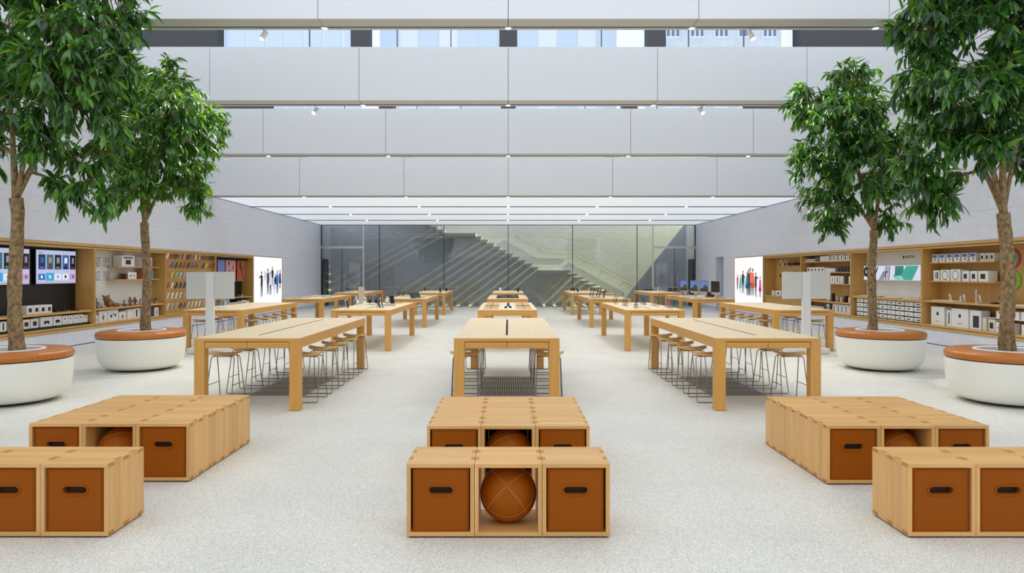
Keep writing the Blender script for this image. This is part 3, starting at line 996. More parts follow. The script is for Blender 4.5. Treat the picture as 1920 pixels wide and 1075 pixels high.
for x0, y0, nm in BACKG:
    for k in range(3):
        y = y0
        for q, dpt in enumerate(LAY[nm][k]):
            bench((x0 + k * UW, y, 0), dpt, '%s wooden box bench, %s %s of the second %s block' % ('double length' if dpt == 2 else 'short', ('near' if q == 0 else 'far'), POS3[k], nm))
            y += dpt * UD
        cx = x0 + (k + .5) * UW
        if k == 1:
            ball((cx, y0 + .225, ZIN), 'tan leather ball half hidden inside the second %s block' % nm, rz=.6 + k)
            lbox((cx, y0 + 2 * UD + .03, ZIN), 'tan leather box in shadow behind the ball, second %s block' % nm)
        else:
            lbox((cx, y0 + .012, ZIN), 'tan leather box with handle hole, %s opening of the second %s block' % (POS3[k], nm))

# ------------------------------------------------------------------ planters
PR = .763
def make_planter(loc):
    t = thing('round_planter', 'proto', 'planter', loc, 'round planters with leather seats')
    x, y, _ = loc
    prof = [(0.0, .03), (.44, .03), (.52, .034), (.585, .05), (.645, .085), (.69, .135), (.722, .20), (.745, .29), (.757, .40), (.761, .52), (.761, .604), (.70, .606), (.42, .606)]
    MB().lathe(prof, x, y, 64).build('bowl', POT, t, loc=loc)
    MB().lathe([(.0, 0), (.40, 0), (.40, .03), (0, .03)], x, y, 40).build('foot', BLACK, t, loc=loc)
    cp = [(.43, .612), (.73, .612), (.757, .62), (.770, .64), (.773, .665), (.765, .695), (.742, .718), (.705, .732), (.65, .738), (.48, .738), (.445, .733), (.43, .72), (.43, .612)]
    for k in range(4):
        a = PI / 4 + k * PI / 2 + .25
        MB().lathe(cp, x, y, 22, a0=a + .002, a1=a + PI / 2 - .002).build('seat_cushion', CUSHION, t, loc=loc)
    MB().lathe([(.425, .60), (.425, .742), (.41, .748), (.385, .745), (.372, .735), (.368, .60)], x, y, 48).build('inner_ring', PLASTIC_W, t, loc=loc)
    MB().lathe([(0, .685), (.2, .69), (.367, .683), (.367, .62), (0, .62)], x, y, 32).build('soil', SOIL, t, loc=loc)
    return t
PLANT = [(-7.03, 9.64, 'near left'), (-6.94, 12.93, 'far left'), (7.05, 12.95, 'far right'), (7.03, 9.60, 'near right')]
pp = None
for x, y, nm in PLANT:
    lab = 'round ivory planter with tan leather seat ring, the %s one' % nm
    if pp is None:
        pp = make_planter((x, y, 0)); pp['label'] = lab
    else:
        dup(pp, (x, y, 0), lab, rotz=.5)

# ------------------------------------------------------------------ blank sign stands
for s, nm in ((-1, 'left'), (1, 'right')):
    X, Y = s * 6.685, 15.3
    t = thing('sign_stand', 'pale blank sign panel on a white post, %s side of the store' % nm, 'sign', (X, Y, 0), 'blank sign stands')
    MB().box(X - .50, X + .50, Y - .06, Y + .30, .012, .125).build('base', SIGNPOST, t, bevel=.006)
    MB().box(X - .47, X + .47, Y - .03, Y + .27, 0, .012).build('foot', BLACK, t)
    MB().box(X - .095, X + .09, Y - .02, Y + .05, .125, 1.838).build('post', SIGNPOST, t, bevel=.004)
    for q, (a, b) in enumerate(((-.535, -.10), (.095, .535))):
        MB().box(X + a, X + b, Y + .0, Y + .035, 1.235, 1.84).build('panel', SIGN, t, bevel=.003)

# ------------------------------------------------------------------ trees
def px3(px, py, D):
    return Vector(((px - VX) * D / FPX, D, HC - (py - VY) * D / FPX))

LT_V = []
def leaf_template(L, W, droop, fold):
    rows = [(0, 0), (.30, .46), (.66, .38), (1.0, 0)]
    v = [(0, 0, 0)]
    for t, hw in rows[1:3]:
        z = -droop * L * t * t
        v += [(L * t, -hw * W, z + fold * W), (L * t, 0, z), (L * t, hw * W, z + fold * W)]
    v.append((L, 0, -droop * L))
    f = [(0, 2, 1), (0, 3, 2), (1, 2, 5, 4), (2, 3, 6, 5), (4, 5, 7), (5, 6, 7)]
    return v, f
LEAF_SHAPES = [leaf_template(1, .29, .20, .16), leaf_template(1, .25, .28, .2), leaf_template(1, .32, .12, .12)]
LEAF_MESH = []
for si, (v, f) in enumerate(LEAF_SHAPES):
    row = []
    for m in LEAVES:
        me = bpy.data.meshes.new('leaf'); me.from_pydata(v, [], f); me.materials.append(m)
        me.polygons.foreach_set('use_smooth', [True] * len(f)); me.update()
        row.append(me)
    LEAF_MESH.append(row)

def bez(a, b, c, n):
    return [a * (1 - t) ** 2 + b * 2 * t * (1 - t) + c * t * t for t in [i / (n - 1) for i in range(n)]]

def make_tree(label, base, D, fork_px, trunk_r, blobs, n_clusters, leaf_len, seed, light, bare=None):
    rnd = random.Random(seed)
    bx, by = base
    t = thing('potted_tree', label, 'tree', (bx, by, .685), 'trees in the round planters')
    p0 = Vector((bx, by, .66)); fork = px3(fork_px[0], fork_px[1], D); fork.y = by
    path = []
    for i in range(13):
        u = i / 12
        q = p0.lerp(fork, u)
        q.x += .025 * math.sin(u * 5 + seed) * (1 if 0 < i < 12 else 0); q.y += .02 * math.sin(u * 4 + 1.3 * seed)
        path.append(q)
    rad = [trunk_r * (1.22 - .22 * min(1, i / 2)) * (1 - .16 * i / 12) * (1 + .06 * math.sin(i * 2.1 + seed)) for i in range(13)]
    rad[-1] *= 1.12
    MB().tube(path, rad, 14).build('trunk', BARK, t, loc=(bx, by, .685))
    cents = []
    for (px, py, rx, ry, dd) in blobs:
        c = px3(px, py, D); c = px3(px, py, D + dd)
        cents.append((c, rx * (D + dd) / FPX, ry * (D + dd) / FPX))
    # limbs from the fork towards the lobes of the crown: tall ones first, low lobes hang from them
    limb_pts = []
    high = sorted([i for i in range(len(cents)) if cents[i][0].z > fork.z + 1.0], key=lambda i: (cents[i][0] - fork).length)
    low = [i for i in range(len(cents)) if i not in high]
    for rank, i in enumerate(high + low):
        c, rx, ry = cents[i]
        if rank < 4:
            st = path[-1]
            mid = st.lerp(c, .46) + Vector((0, 0, .20 * (c - st).length)) + Vector((rnd.uniform(-.05, .05), rnd.uniform(-.08, .08), 0))
            r0 = trunk_r * (.56, .50, .42, .36)[rank]
        else:
            st = min(limb_pts, key=lambda p: (p - c).length + (.9 if p.z > c.z + .3 and i in high else 0))
            mid = st.lerp(c, .5) + Vector((0, 0, .20 * (c - st).length))
            r0 = trunk_r * .28
        end = c + Vector((0, 0, ry * .3))
        bz = bez(st, mid, end, 9)
        MB().tube(bz, [r0 * (1 - .78 * k / 8) for k in range(9)], 8).build('branch', BARK, t)
        limb_pts += bz[2:]
    # twigs that end in drooping leaf whorls
    vol = [rx * ry * max(rx, ry) for _, rx, ry in cents]
    tot = sum(vol)
    tw = MB(); leaves = []
    for ci, (c, rx, ry) in enumerate(cents):
        n = max(6, int(n_clusters * (vol[ci] / tot) ** .8 * .9))
        rdep = (rx + ry) / 2
        for _ in range(n):
            while True:
                q = Vector((rnd.uniform(-1, 1), rnd.uniform(-1, 1), rnd.uniform(-1, 1)))
                if .25 < q.length <= 1: break
            q = q * (q.length ** -.35)
            if q.length > 1: q.normalize()
            p = c + Vector((q.x * rx, q.y * rdep, q.z * ry))
            if bare and any((p.x - b[0]) ** 2 + (p.z - b[1]) ** 2 < b[2] ** 2 for b in bare):
                continue
            if abs(p.x) > HW - .12 or p.z < 1.7: continue
            s0 = min(limb_pts, key=lambda w: (w - p).length)
            mid = s0.lerp(p, .55) + Vector((0, 0, .10 * (p - s0).length))
            tw.tube(bez(s0, mid, p, 4), [.010, .0075, .005, .0035], 4, caps=False)
            out = Vector((q.x, q.y, q.z * .4))
            a0 = rnd.uniform(0, 2 * PI)
            k_n = rnd.randint(10, 15)
            tdir = (p - mid); tdir.normalize()
            for k in range(k_n):
                f = k / (k_n - 1)
                az = a0 + k * 2.4
                side = Vector((math.cos(az), math.sin(az), 0))
                d = side * rnd.uniform(.35, .75) + tdir * (.25 + .35 * (1 - f)) + Vector((0, 0, -rnd.uniform(.35, 1.25))) + out * .2
                if rnd.random() < .14: d.z = abs(d.z) * .5
                d.normalize()
                L = leaf_len * rnd.uniform(.70, 1.12)
                pos = p - tdir * (f * .24)
                up = Vector((rnd.uniform(-.6, .6), rnd.uniform(-.6, .6), 1))
                yv = up.cross(d)
                if yv.length < .1: yv = Vector((1, 0, 0)).cross(d)
                yv.normalize(); zv = d.cross(yv)
                mi = rnd.choices((0, 1, 2), light)[0]
                leaves.append((pos, d, yv, zv, L, rnd.randint(0, 2), mi))
    o = tw.build('twigs', BARK, t); o['kind'] = 'stuff'
    # the leaves that show largest become parts of their own
    def seen(p):
        x = VX + FPX * p.x / p.y; y = VY - FPX * (p.z - HC) / p.y
        return -5 < x < 1925 and -5 < y < 1075
    idx = sorted((i for i in range(len(leaves)) if seen(leaves[i][0])), key=lambda i: leaves[i][0].y - .25 * leaves[i][4] * 8)[:300]
    single = set(idx)
    org = origin(t)
    for i in idx:
        pos, d, yv, zv, L, si, mi = leaves[i]
        lo = bpy.data.objects.new('leaf', LEAF_MESH[si][mi]); COL.objects.link(lo); lo.parent = t
        M = Matrix(((d.x, yv.x, zv.x), (d.y, yv.y, zv.y), (d.z, yv.z, zv.z))).to_4x4()
        lo.matrix_local = Matrix.Translation(pos - org) @ M @ Matrix.Scale(L, 4)
    V = []; F = []; MI = []
    for i, (pos, d, yv, zv, L, si, mi) in enumerate(leaves):
        if i in single: continue
        v, f = LEAF_SHAPES[si]
        o0 = len(V)
        for a, b, c in v:
            V.append((pos.x - org.x + (d.x * a + yv.x * b + zv.x * c) * L, pos.y - org.y + (d.y * a + yv.y * b + zv.y * c) * L, pos.z - org.z + (d.z * a + yv.z * b + zv.z * c) * L))
        F += [tuple(j + o0 for j in q) for q in f]; MI += [mi] * len(f)
    me = bpy.data.meshes.new('foliage'); me.from_pydata(V, [], F)
    for m in LEAVES: me.materials.append(m)
    me.polygons.foreach_set('material_index', MI); me.polygons.foreach_set('use_smooth', [True] * len(F)); me.update()
    fo = bpy.data.objects.new('foliage', me); COL.objects.link(fo); fo.parent = t; fo['kind'] = 'stuff'
    return t

make_tree('broad leafy fig tree in the near left planter', (-6.92, 9.64), 9.64, (28, 372), .092,
          [(225, 45, 62, 55, .1), (150, 90, 110, 95, -.3), (40, 50, 110, 110, .2), (-80, 120, 110, 140, .3), (205, 135, 62, 60, .5), (140, 225, 92, 85, -.2),
           (160, 330, 62, 62, .1), (125, 365, 48, 42, .3), (20, 190, 95, 80, -.4), (-95, 270, 85, 100, 0), (110, 150, 100, 80, -.7), (110, -60, 150, 70, 0), (-60, -60, 120, 80, 0), (200, 380, 28, 36, .0), (60, 285, 40, 30, -.5)],
          560, .235, 3, (4, 4, 2.2))
make_tree('slender fig tree in the far left planter', (-6.86, 12.93), 12.93, (272, 418), .085,
          [(312, 165, 58, 62, 0), (368, 250, 66, 72, .1), (300, 275, 95, 95, -.3), (350, 345, 48, 52, .1), (250, 350, 55, 52, -.2), (232, 250, 55, 75, .2), (330, 215, 70, 70, -.5), (372, 395, 22, 24, 0), (235, 170, 50, 60, .3)],
          480, .20, 5, (2, 5, 4))
make_tree('slender fig tree in the far right planter', (6.88, 12.95), 12.95, (1640, 432), .082,
          [(1600, 152, 50, 52, 0), (1522, 190, 52, 44, .1), (1562, 250, 84, 70, -.2), (1528, 315, 50, 60, .1), (1606, 320, 74, 80, -.3), (1552, 388, 52, 44, 0), (1672, 300, 52, 80, .2), (1672, 425, 36, 24, .1), (1560, 430, 28, 20, -.1), (1600, 215, 60, 60, -.4)],
          480, .20, 8, (4, 4, 2))
make_tree('broad leafy fig tree in the near right planter', (7.05, 9.60), 9.60, (1880, 400), .094,
          [(1750, 42, 80, 52, 0), (1860, 60, 100, 100, .1), (1965, 100, 95, 140, .2), (1730, 150, 55, 70, .1), (1800, 190, 95, 80, -.4), (1765, 275, 70, 78, 0), (1752, 375, 52, 42, .1), (1880, 200, 70, 70, -.6), (1968, 285, 70, 62, .1), (1840, -60, 150, 70, 0), (1990, -50, 100, 90, 0), (1715, 330, 32, 55, .2), (1870, 285, 45, 45, -.6)],
          540, .235, 11, (5, 4, 1.8))

# ------------------------------------------------------------------ wall cabinets
WHITEB = mat('white_back_panel', '#e9e8e4', .5, var=.01)
BLACKB = mat('black_back_panel', '#0b0b0d', .5, var=.1)
PEGW = W_CAB
def fx(s, d): return s * (HW + d)
def yp(px, d): return (HW + d) * FPX / abs(px - VX)
def fbox(s, d0, d1, y0, y1, z0, z1, mb=None, mi=0):
    return (mb or MB()).box(fx(s, d0), fx(s, d1), y0, y1, z0, z1, mi)

SIDE = {-1: 'left', 1: 'right'}
def cabinet(s, b, label, back, counter=None, ct=.045, shelves=(), inner_bottom=True):
    y0, y1 = BAY0 + b * BAY + .003, BAY0 + (b + 1) * BAY - .003
    t = thing('wall_cabinet', label, 'cabinet', (fx(s, .2), (y0 + y1) / 2, NICHE_Z0), 'oak wall cabinets')
    z0, z1 = NICHE_Z0, NICHE_Z1
    fbox(s, -.02, .03, y0, y1, z1 - .062, z1).build('top_trim', W_CABH, t)
    fbox(s, .0, .03, y0, y1, z1 - .078, z1 - .062).build('shadow_gap', BLACK, t)
    fbox(s, -.012, DEP, y0, y1, z1 - .112, z1 - .078).build('top_panel', W_CABH, t)
    fbox(s, -.02, .03, y0, y1, z0, z0 + .055).build('bottom_trim', W_CABH, t)
    fbox(s, .0, .03, y0, y1, z0 + .055, z0 + .068).build('shadow_gap', BLACK, t)
    fbox(s, -.012, DEP, y0, y1, z0 + .068, z0 + .105).build('bottom_panel', W_CABH, t)
    za, zb = z0 + .105, z1 - .112
    for ya, yb in ((y0, y0 + .03), (y1 - .03, y1)):
        fbox(s, -.012, DEP, ya, yb, za, zb).build('side_panel', W_CAB, t)
    fbox(s, DEP - .02, DEP, y0 + .03, y1 - .03, za, zb).build('back_panel', back, t)
    if counter:
        fbox(s, .03, DEP - .021, y0 + .031, y1 - .031, counter - ct, counter).build('counter', W_CABH, t)
    for (ya, yb, z, d0) in shelves:
        fbox(s, d0, DEP - .021, ya, yb, z - .028, z).build('shelf', W_CABH, t)
    return t, y0 + .03, y1 - .03
ZB = NICHE_Z0 + .105 + .0005          # top of the bottom panel

PRINTS = {}
def carton(s, y, d, z, w, h, dep, m, label, prt=None, name='product_box', cat='box', group=None):
    """a carton with its printed front; y is its near edge, d the depth of its front"""
    t = thing(name, label, cat, (fx(s, d + dep / 2), y + w / 2, z), group)
    fbox(s, d, d + dep, y, y + w, z, z + h).build('carton', m, t)
    if prt:
        e0, e1 = d - .0015, d + .001
        def pr(a, b, c, e, mm, nm='print'):
            fbox(s, e0, e1, y + a * w, y + b * w, z + c * h, z + e * h).build(nm, mm, t)
        def disc(cy, cz, r, mm, r2=0):
            n = 20
            mb = MB()
            pts = [(y + cy * w + r * h * math.cos(2 * PI * k / n), z + cz * h + r * h * math.sin(2 * PI * k / n)) for k in range(n)]
            if r2:
                vs = [(fx(s, e0), *p) for p in pts] + [(fx(s, e0), y + cy * w + r2 * h * math.cos(2 * PI * k / n), z + cz * h + r2 * h * math.sin(2 * PI * k / n)) for k in range(n)]
                mb._add(vs, [(k, (k + 1) % n, n + (k + 1) % n, n + k) for k in range(n)])
            else:
                mb.prism(pts, 'X', fx(s, e0), fx(s, e1))
            mb.build('print', mm, t)
        if prt == 'square': pr(.3, .8, .25, .72, INK)
        elif prt == 'tall': pr(.38, .62, .15, .85, INK)
        elif prt == 'pair': pr(.2, .42, .18, .85, INK); pr(.52, .7, .25, .78, GREYINK)
        elif prt == 'ring': disc(.5, .5, .42, INK, .36)
        elif prt == 'dot': disc(.5, .62, .1, INK); pr(.35, .65, .2, .23, GREYINK)
        elif prt == 'pad':
            disc(.36, .42, .17, INK); disc(.64, .42, .17, INK); pr(.36, .64, .40, .6, INK)
        elif prt == 'robot':
            disc(.5, .62, .09, GREYINK); pr(.42, .58, .3, .52, INK); pr(.24, .76, .42, .47, GREYINK); pr(.4, .46, .16, .3, INK); pr(.54, .6, .16, .3, INK)
        elif prt == 'wheels': disc(.3, .45, .15, INK); disc(.7, .5, .13, INK); disc(.5, .62, .1, GREYINK)
        elif prt == 'label': pr(.32, .75, .35, .62, INK)
        elif prt == 'faint': pr(.32, .75, .38, .56, GREYINK)
        elif prt == 'speaker': disc(.5, .5, .28, INK)
        elif prt == 'phone': pr(.18, .72, .1, .72, mat('navy_print', '#23304c', .4))
        elif prt == 'red': pr(.4, .6, .25, .75, mat('red_print', '#b03434', .5))
        elif prt == 'strip': pr(.15, .85, .7, .9, GREYINK); pr(.3, .7, .2, .6, INK)
        elif prt == 'blue': pr(.1, .9, .55, .92, mat('blue_print', '#4967b0', .5)); pr(.25, .6, .2, .45, GREYINK)
    return t

def row(s, z, items, where, group, near='near end'):
    """items: (y, w, h, depth, d, material, description, print)"""
    cnt = {}
    for it in items:
        cnt[it[6]] = cnt.get(it[6], 0) + 1
    seen = {}
    for (y, w, h, dep, d, m, desc, prt) in items:
        k = seen.get(desc, 0); seen[desc] = k + 1
        if cnt[desc] == 1:
            lab = '%s, on %s' % (desc, where)
        else:
            lab = '%s, %s from %s, %s' % (desc, ORD[k], near, where)
        carton(s, y, d, z, w, h, dep, m, lab, prt, group=group)

# ---- screens and printed pictures share these emissive inks
def ink(name, col, st=.85):
    return glow('screen_' + name, col, st)
SC_BG = ink('pale', '#c3cdf0', .8)
SC = {k: ink(k, c) for k, c in dict(navy='#182a55', teal='#1f6d78', red='#8a2030', black='#0c0f16', grey='#8d97ad', blue='#2f62b8', cyan='#35a9dd',
                                   white='#f0f3fb', mauve='#c9a3b8', green='#2c8a4a', violet='#6a4fc4', skin='#b88a74').items()}

def television(s, y0, label):
    t = thing('television', label, 'television', (fx(s, .40), y0 + .705, 1.56), 'televisions on the black panel')
    w, h, z0 = 1.41, .79, 1.56
    fbox(s, .37, .42, y0, y0 + w, z0, z0 + h).build('housing', PLASTIC_K, t)
    fbox(s, .42, .4495, y0 + .5, y0 + .9, z0 + .25, z0 + .55).build('wall_mount', PLASTIC_K, t)
    scr = fbox(s, .368, .372, y0 + .012, y0 + w - .012, z0 + .012, z0 + h - .012).build('screen', SC_BG, t)
    def tile(a, b, c, d, m, e=.3665):
        fbox(s, e, .3685, y0 + a * w, y0 + b * w, z0 + c * h, z0 + d * h).build('tile', m, scr)
    tops = ['navy', 'teal', 'black', 'blue', 'black']
    mids = ['blue', 'skin', 'grey', 'white', 'grey']
    lows = ['violet', 'red', 'green', 'black', 'red']
    for k in range(5):
        a, b = .06 + k * .195, .06 + k * .195 + .165
        if k == 4: b = .985
        tile(a, b, .43, .86, SC[tops[k]])
        tile(a + .05, b - .045, .60, .78, SC[mids[k]], .3655)
        tile(a + .03, b - .03, .45, .51, SC[lows[k]], .3655)
        tile(a + .07, b - .06, .52, .62, SC['black'], .365)
    ic = ['blue', 'cyan', 'white', 'white', 'mauve']
    for k in range(5):
        a, b = .06 + k * .195, .06 + k * .195 + .155
        if k == 1: tile(a - .02, b + .02, .10, .33, SC['cyan'])
        else: tile(a, b, .125, .30, SC[ic[k]])
        tile(a + .055, b - .055, .17, .26, SC[['white', 'white', 'grey', 'black', 'violet'][k]], .3655)
    tile(.06, .16, .90, .93, SC['grey'])
    tile(.012, .985, .03, .06, SC['mauve'])
    return t

# ===== left wall =====
L, R = -1, 1
# bay 0: televisions on black
t, ya, yb = cabinet(L, 0, 'oak wall cabinet with black back holding two televisions', BLACKB, counter=.92)
television(L, yb - 1.52, 'large television showing film tiles beside the oak panel, fully in view')
television(L, yb - 1.52 - 1.60, 'large television showing film tiles, partly behind the near left tree trunk')
G = 'white product boxes in the television bay'
row(L, .9205, [(14.62 + k * .205, .19, .185, .19, .16, CARD, 'white cube box with black square', 'square') for k in range(4)], 'television counter', G)
low = [(13.80, .17, .2, 'tall'), (14.10, .17, .2, 'tall'), (14.42, .235, .2, 'square'), (14.68, .235, .2, 'square')]
its = [(y, w, h, .18, .12, CARD, 'white box with black device', p) for y, w, h, p in low]
its += [(14.99, .40, .215, .16, .12, CARD, 'white box with game controller', 'pad'), (15.42, .28, .215, .16, .12, CARD, 'white box with game controller', 'pad')]
its += [(15.73 + k * .195, .175, .205, .15, .12, CARD, 'slim white box with a small dark mark', 'dot') for k in range(4)] + [(16.51, .16, .175, .15, .12, CARD, 'short white box with a small dark mark', 'dot')]
tray = tag(fbox(L, .08, .43, ya + .02, yb - .02, ZB, ZB + .05).build('display_tray', BLACKB), 'long black tray under the white boxes below the televisions', 'tray')
row(L, ZB + .0505, its, 'black tray below televisions', G)
for k, (y, w) in enumerate(((15.62, .16), (15.85, .14), (16.25, .18))):
    q = thing('media_player', 'flat black media player on television counter, %s from near end' % ORD[k], 'device', (fx(L, .22), y + w / 2, .9205), 'small black devices under the televisions')
    MB().rbox(fx(L, .18), fx(L, .28), y, y + w, .9205, .955, .008, 3).build('body', PLASTIC_K, q)
    MB().box(fx(L, .178), fx(L, .181), y + .03, y + .06, .93, .934).build('status_light', GREYINK, q)
q = thing('remote_stand', 'small black remote on a stand on the counter below the televisions', 'remote', (fx(L, .25), 16.0, .9205))
MB().box(fx(L, .22), fx(L, .29), 15.97, 16.06, .9205, .93).build('base', PLASTIC_K, q)
MB().prism([(fx(L, .25), .93), (fx(L, .262), .93), (fx(L, .272), 1.06), (fx(L, .260), 1.06)], 'Y', 15.99, 16.035).build('remote', PLASTIC_K, q)

# bay 1: toys and games on white
t, ya, yb = cabinet(L, 1, 'oak wall cabinet with white back, pattern prints and toys', WHITEB, counter=.93, shelves=[(18.0, 20.15, 1.99, .14), (17.95, 20.15, 1.65, .14)])
pat = [mat('pattern_blue', '#3f62b5', .5), mat('pattern_green', '#8db84e', .5), mat('pattern_navy', '#1f2740', .5), mat('pattern_sky', '#7fb0d8', .5), mat('pattern_brown', '#9a6b45', .5)]
prnd = random.Random(4)
for r_ in range(2):
    for c_ in range(2):
        y0 = 17.40 + c_ * .42; z0 = 1.955 - r_ * .36
        q = thing('pattern_print', 'small square print with blue pattern on white board, %s %s of four' % (['upper', 'lower'][r_], ['near', 'far'][c_]), 'picture', (fx(L, .44), y0 + .17, z0), 'square pattern prints')
        fbox(L, .436, .4495, y0, y0 + .33, z0, z0 + .29).build('board', CARD, q)
        mb = MB()
        n = 0
        for i in range(6):
            for j in range(5):
                a, b = y0 + .02 + i * .049, z0 + .02 + j * .051
                cs = [(a + prnd.uniform(0, .012), b + prnd.uniform(0, .015)), (a + prnd.uniform(.034, .047), b + prnd.uniform(0, .02)), (a + prnd.uniform(.03, .047), b + prnd.uniform(.03, .047)), (a + prnd.uniform(0, .02), b + prnd.uniform(.03, .047))]
                mb.prism(cs, 'X', fx(L, .4345), fx(L, .437), prnd.choice((0, 0, 1, 2, 2, 3, 4) if (r_, c_) != (1, 1) else (0, 2, 2, 4)))
        mb.build('print', pat, q)
G = 'boxes in the toy bay'
row(L, 1.9905, [(18.25, .62, .30, .24, .18, CARD, 'big white box printed with a dark gadget', 'strip'), (19.3, .50, .28, .24, .18, CARD, 'white box with a teal base print', 'faint')], 'upper toy bay shelf', G)
orange = mat('orange_tin', '#b5683c', .5, var=.2, scale=20); tealb = mat('green_blue_tin', '#4c94a0', .5, var=.35, scale=12)
row(L, 1.6505, [(18.42, .10, .15, .12, .18, mat('dark_red_box', '#5b2222', .5), 'small dark red box', None), (18.55, .42, .19, .2, .18, CARD, 'white box printed with black wheels', 'wheels'),
               (19.32, .3, .24, .2, .18, orange, 'orange brown printed box', None), (19.64, .24, .25, .2, .18, tealb, 'green and blue printed box', None)], 'lower toy bay shelf', G)
row(L, ZB, [(16.86, .22, .19, .14, .12, CARD, 'white box printed with a controller', 'pad'), (17.13, .36, .28, .2, .12, CARD, 'white box printed with a small robot', 'robot'), (17.52, .46, .29, .2, .12, CARD, 'big white box printed with dark wheels', 'wheels'),
             (18.02, .32, .22, .16, .12, CARD, 'white box printed with a grey drone', 'robot'), (18.4, .3, .26, .2, .12, CARD, 'plain white stacked box', None), (18.72, .3, .27, .2, .12, CARD, 'white box with a dark upright print', 'tall'),
             (19.12, .34, .27, .2, .12, CARD, 'wide white box with a dark upright print', 'pair'), (19.49, .3, .25, .2, .12, mat('navy_box', '#27344f', .5), 'navy box', None), (19.82, .22, .24, .2, .12, CARD, 'white box with a grey figure print', 'robot')], 'bottom of toy bay', G)
def robot_toy(y, d, z, h, body, trim, label):
    q = thing('toy_robot', label, 'toy', (fx(L, d), y, z), 'toys on the toy bay counter')
    x = fx(L, d)
    MB().rbox(x - .035, x + .035, y - .05, y + .05, z + h * .3, z + h * .7, .015, 2).build('torso', body, q)
    MB().sphere((x, y, z + h * .84), h * .15, 12, 8).build('head', trim, q)
    for sy in (-1, 1):
        MB().tube([(x, y + sy * .055, z + h * .64), (x + .02, y + sy * .095, z + h * .45), (x + .03, y + sy * .09, z + h * .28)], h * .05, 8).build('arm', trim, q)
        MB().tube([(x, y + sy * .03, z + h * .34), (x + .01, y + sy * .045, z + .012)], [h * .07, h * .06], 8).build('leg', body, q)
        MB().rbox(x - .02, x + .05, y + sy * .045 - .022, y + sy * .045 + .022, z, z + .022, .006, 2).build('foot', trim, q)
camo = mat('camouflage_plastic', '#56706a', .5, var=.5, scale=24)
robot_toy(17.12, .2, .9305, .27, camo, mat('teal_plastic', '#3e7f8e', .4), 'camouflage toy robot with teal arms on the toy bay counter')
robot_toy(18.72, .22, .9305, .24, mat('green_toy_plastic', '#3a7a52', .4), mat('orange_toy_plastic', '#c5643a', .4), 'small green and orange toy figure on the counter')
robot_toy(18.95, .22, .9305, .23, mat('dark_toy_plastic', '#34363c', .4), MATS['orange_toy_plastic'], 'small dark toy figure with orange head on the counter')
def teddy(y, d, z):
    fur = mat('brown_fur', '#8c6b45', .9, var=.25, scale=60, bump=.5); nose = mat('dark_nose', '#2a1d14', .6)
    q = thing('teddy_bear', 'brown plush bear lying on the toy bay counter', 'toy', (fx(L, d), y, z), 'toys on the toy bay counter')
    x = fx(L, d)
    MB().sphere((x, y, z + .11), .11, 18, 12, sc=(.9, 1.25, .95)).build('body', fur, q)
    MB().sphere((x + .02, y - .13, z + .22), .085, 16, 12).build('head', fur, q)
    MB().sphere((x + .09, y - .15, z + .20), .035, 12, 8).build('muzzle', fur, q)
    MB().sphere((x + .122, y - .155, z + .21), .011, 8, 6).build('nose', nose, q)
    for a in (-.06, .06):
        MB().sphere((x + a * .6, y - .13 + a, z + .295), .03, 10, 8).build('ear', fur, q)
        MB().tube([(x + .05, y - .03 + a, z + .13), (x + .12, y - .02 + a * 1.8, z + .05)], [.04, .035], 10).build('arm', fur, q)
        MB().tube([(x + .03, y + .10 + a * .6, z + .07), (x + .1, y + .24 + a, z + .045)], [.05, .044], 10).build('leg', fur, q)
teddy(17.72, .22, .9305)
def drone(y, d, z, label):
    q = thing('toy_drone', label, 'toy', (fx(L, d), y, z), 'toys on the toy bay counter')
    x = fx(L, d)
    MB().rbox(x - .05, x + .05, y - .06, y + .06, z + .02, z + .06, .015, 2).build('body', camo, q)
    for sx in (-1, 1):
        for sy in (-1, 1):
            MB().tube([(x, y, z + .045), (x + sx * .1, y + sy * .12, z + .05)], .01, 6).build('arm', PLASTIC_K, q)
            MB().tube([(x + sx * .1, y + sy * .12, z), (x + sx * .1, y + sy * .12, z + .065)], .009, 6).build('motor', PLASTIC_K, q)
            MB().rbox(x + sx * .1 - .008, x + sx * .1 + .008, y + sy * .12 - .06, y + sy * .12 + .06, z + .066, z + .069, .001, 1).build('rotor', GREYINK, q)
drone(16.98, .13, .9305, 'small camouflage drone on the near end of the toy bay counter')
drone(18.28, .12, .9305, 'small camouflage drone between the plush bear and the toy figures')
def standing_phone(x, y, z, h, w, rz, body, label, group, lean=.22, name='smartphone', cat='phone', screen=None, base=True):
    q = thing(name, label, cat, (x, y, z), group)
    th = .009
    pl = MB().rbox(-w / 2, w / 2, -th / 2, th / 2, 0, h, min(.004, th * .4), 2).xf(Matrix.Translation((0, 0, .008)) @ Matrix.Rotation(-lean, 4, 'X'))
    M = Matrix.Translation((x, y, z)) @ Matrix.Rotation(rz, 4, 'Z')
    pl.xf(M).build('body', body, q)
    MB().box(-w / 2 + .006, w / 2 - .006, -th / 2 - .0012, -th / 2 + .001, .012, h - .012).xf(M @ Matrix.Translation((0, 0, .008)) @ Matrix.Rotation(-lean, 4, 'X')).build('screen', screen or PLASTIC_K, q)
    if base:
        MB().rbox(-w * .42, w * .42, -.03, .085, 0, .008, .003, 2).xf(M).build('stand_base', ALU, q)
        MB().tube([(0, .065, .006), (0, h * .5 * math.sin(lean) + .012, h * .5)], .007, 8).xf(M).build('stand_strut', ALU, q)
    return q
G = 'small dark devices on the toy bay counter'
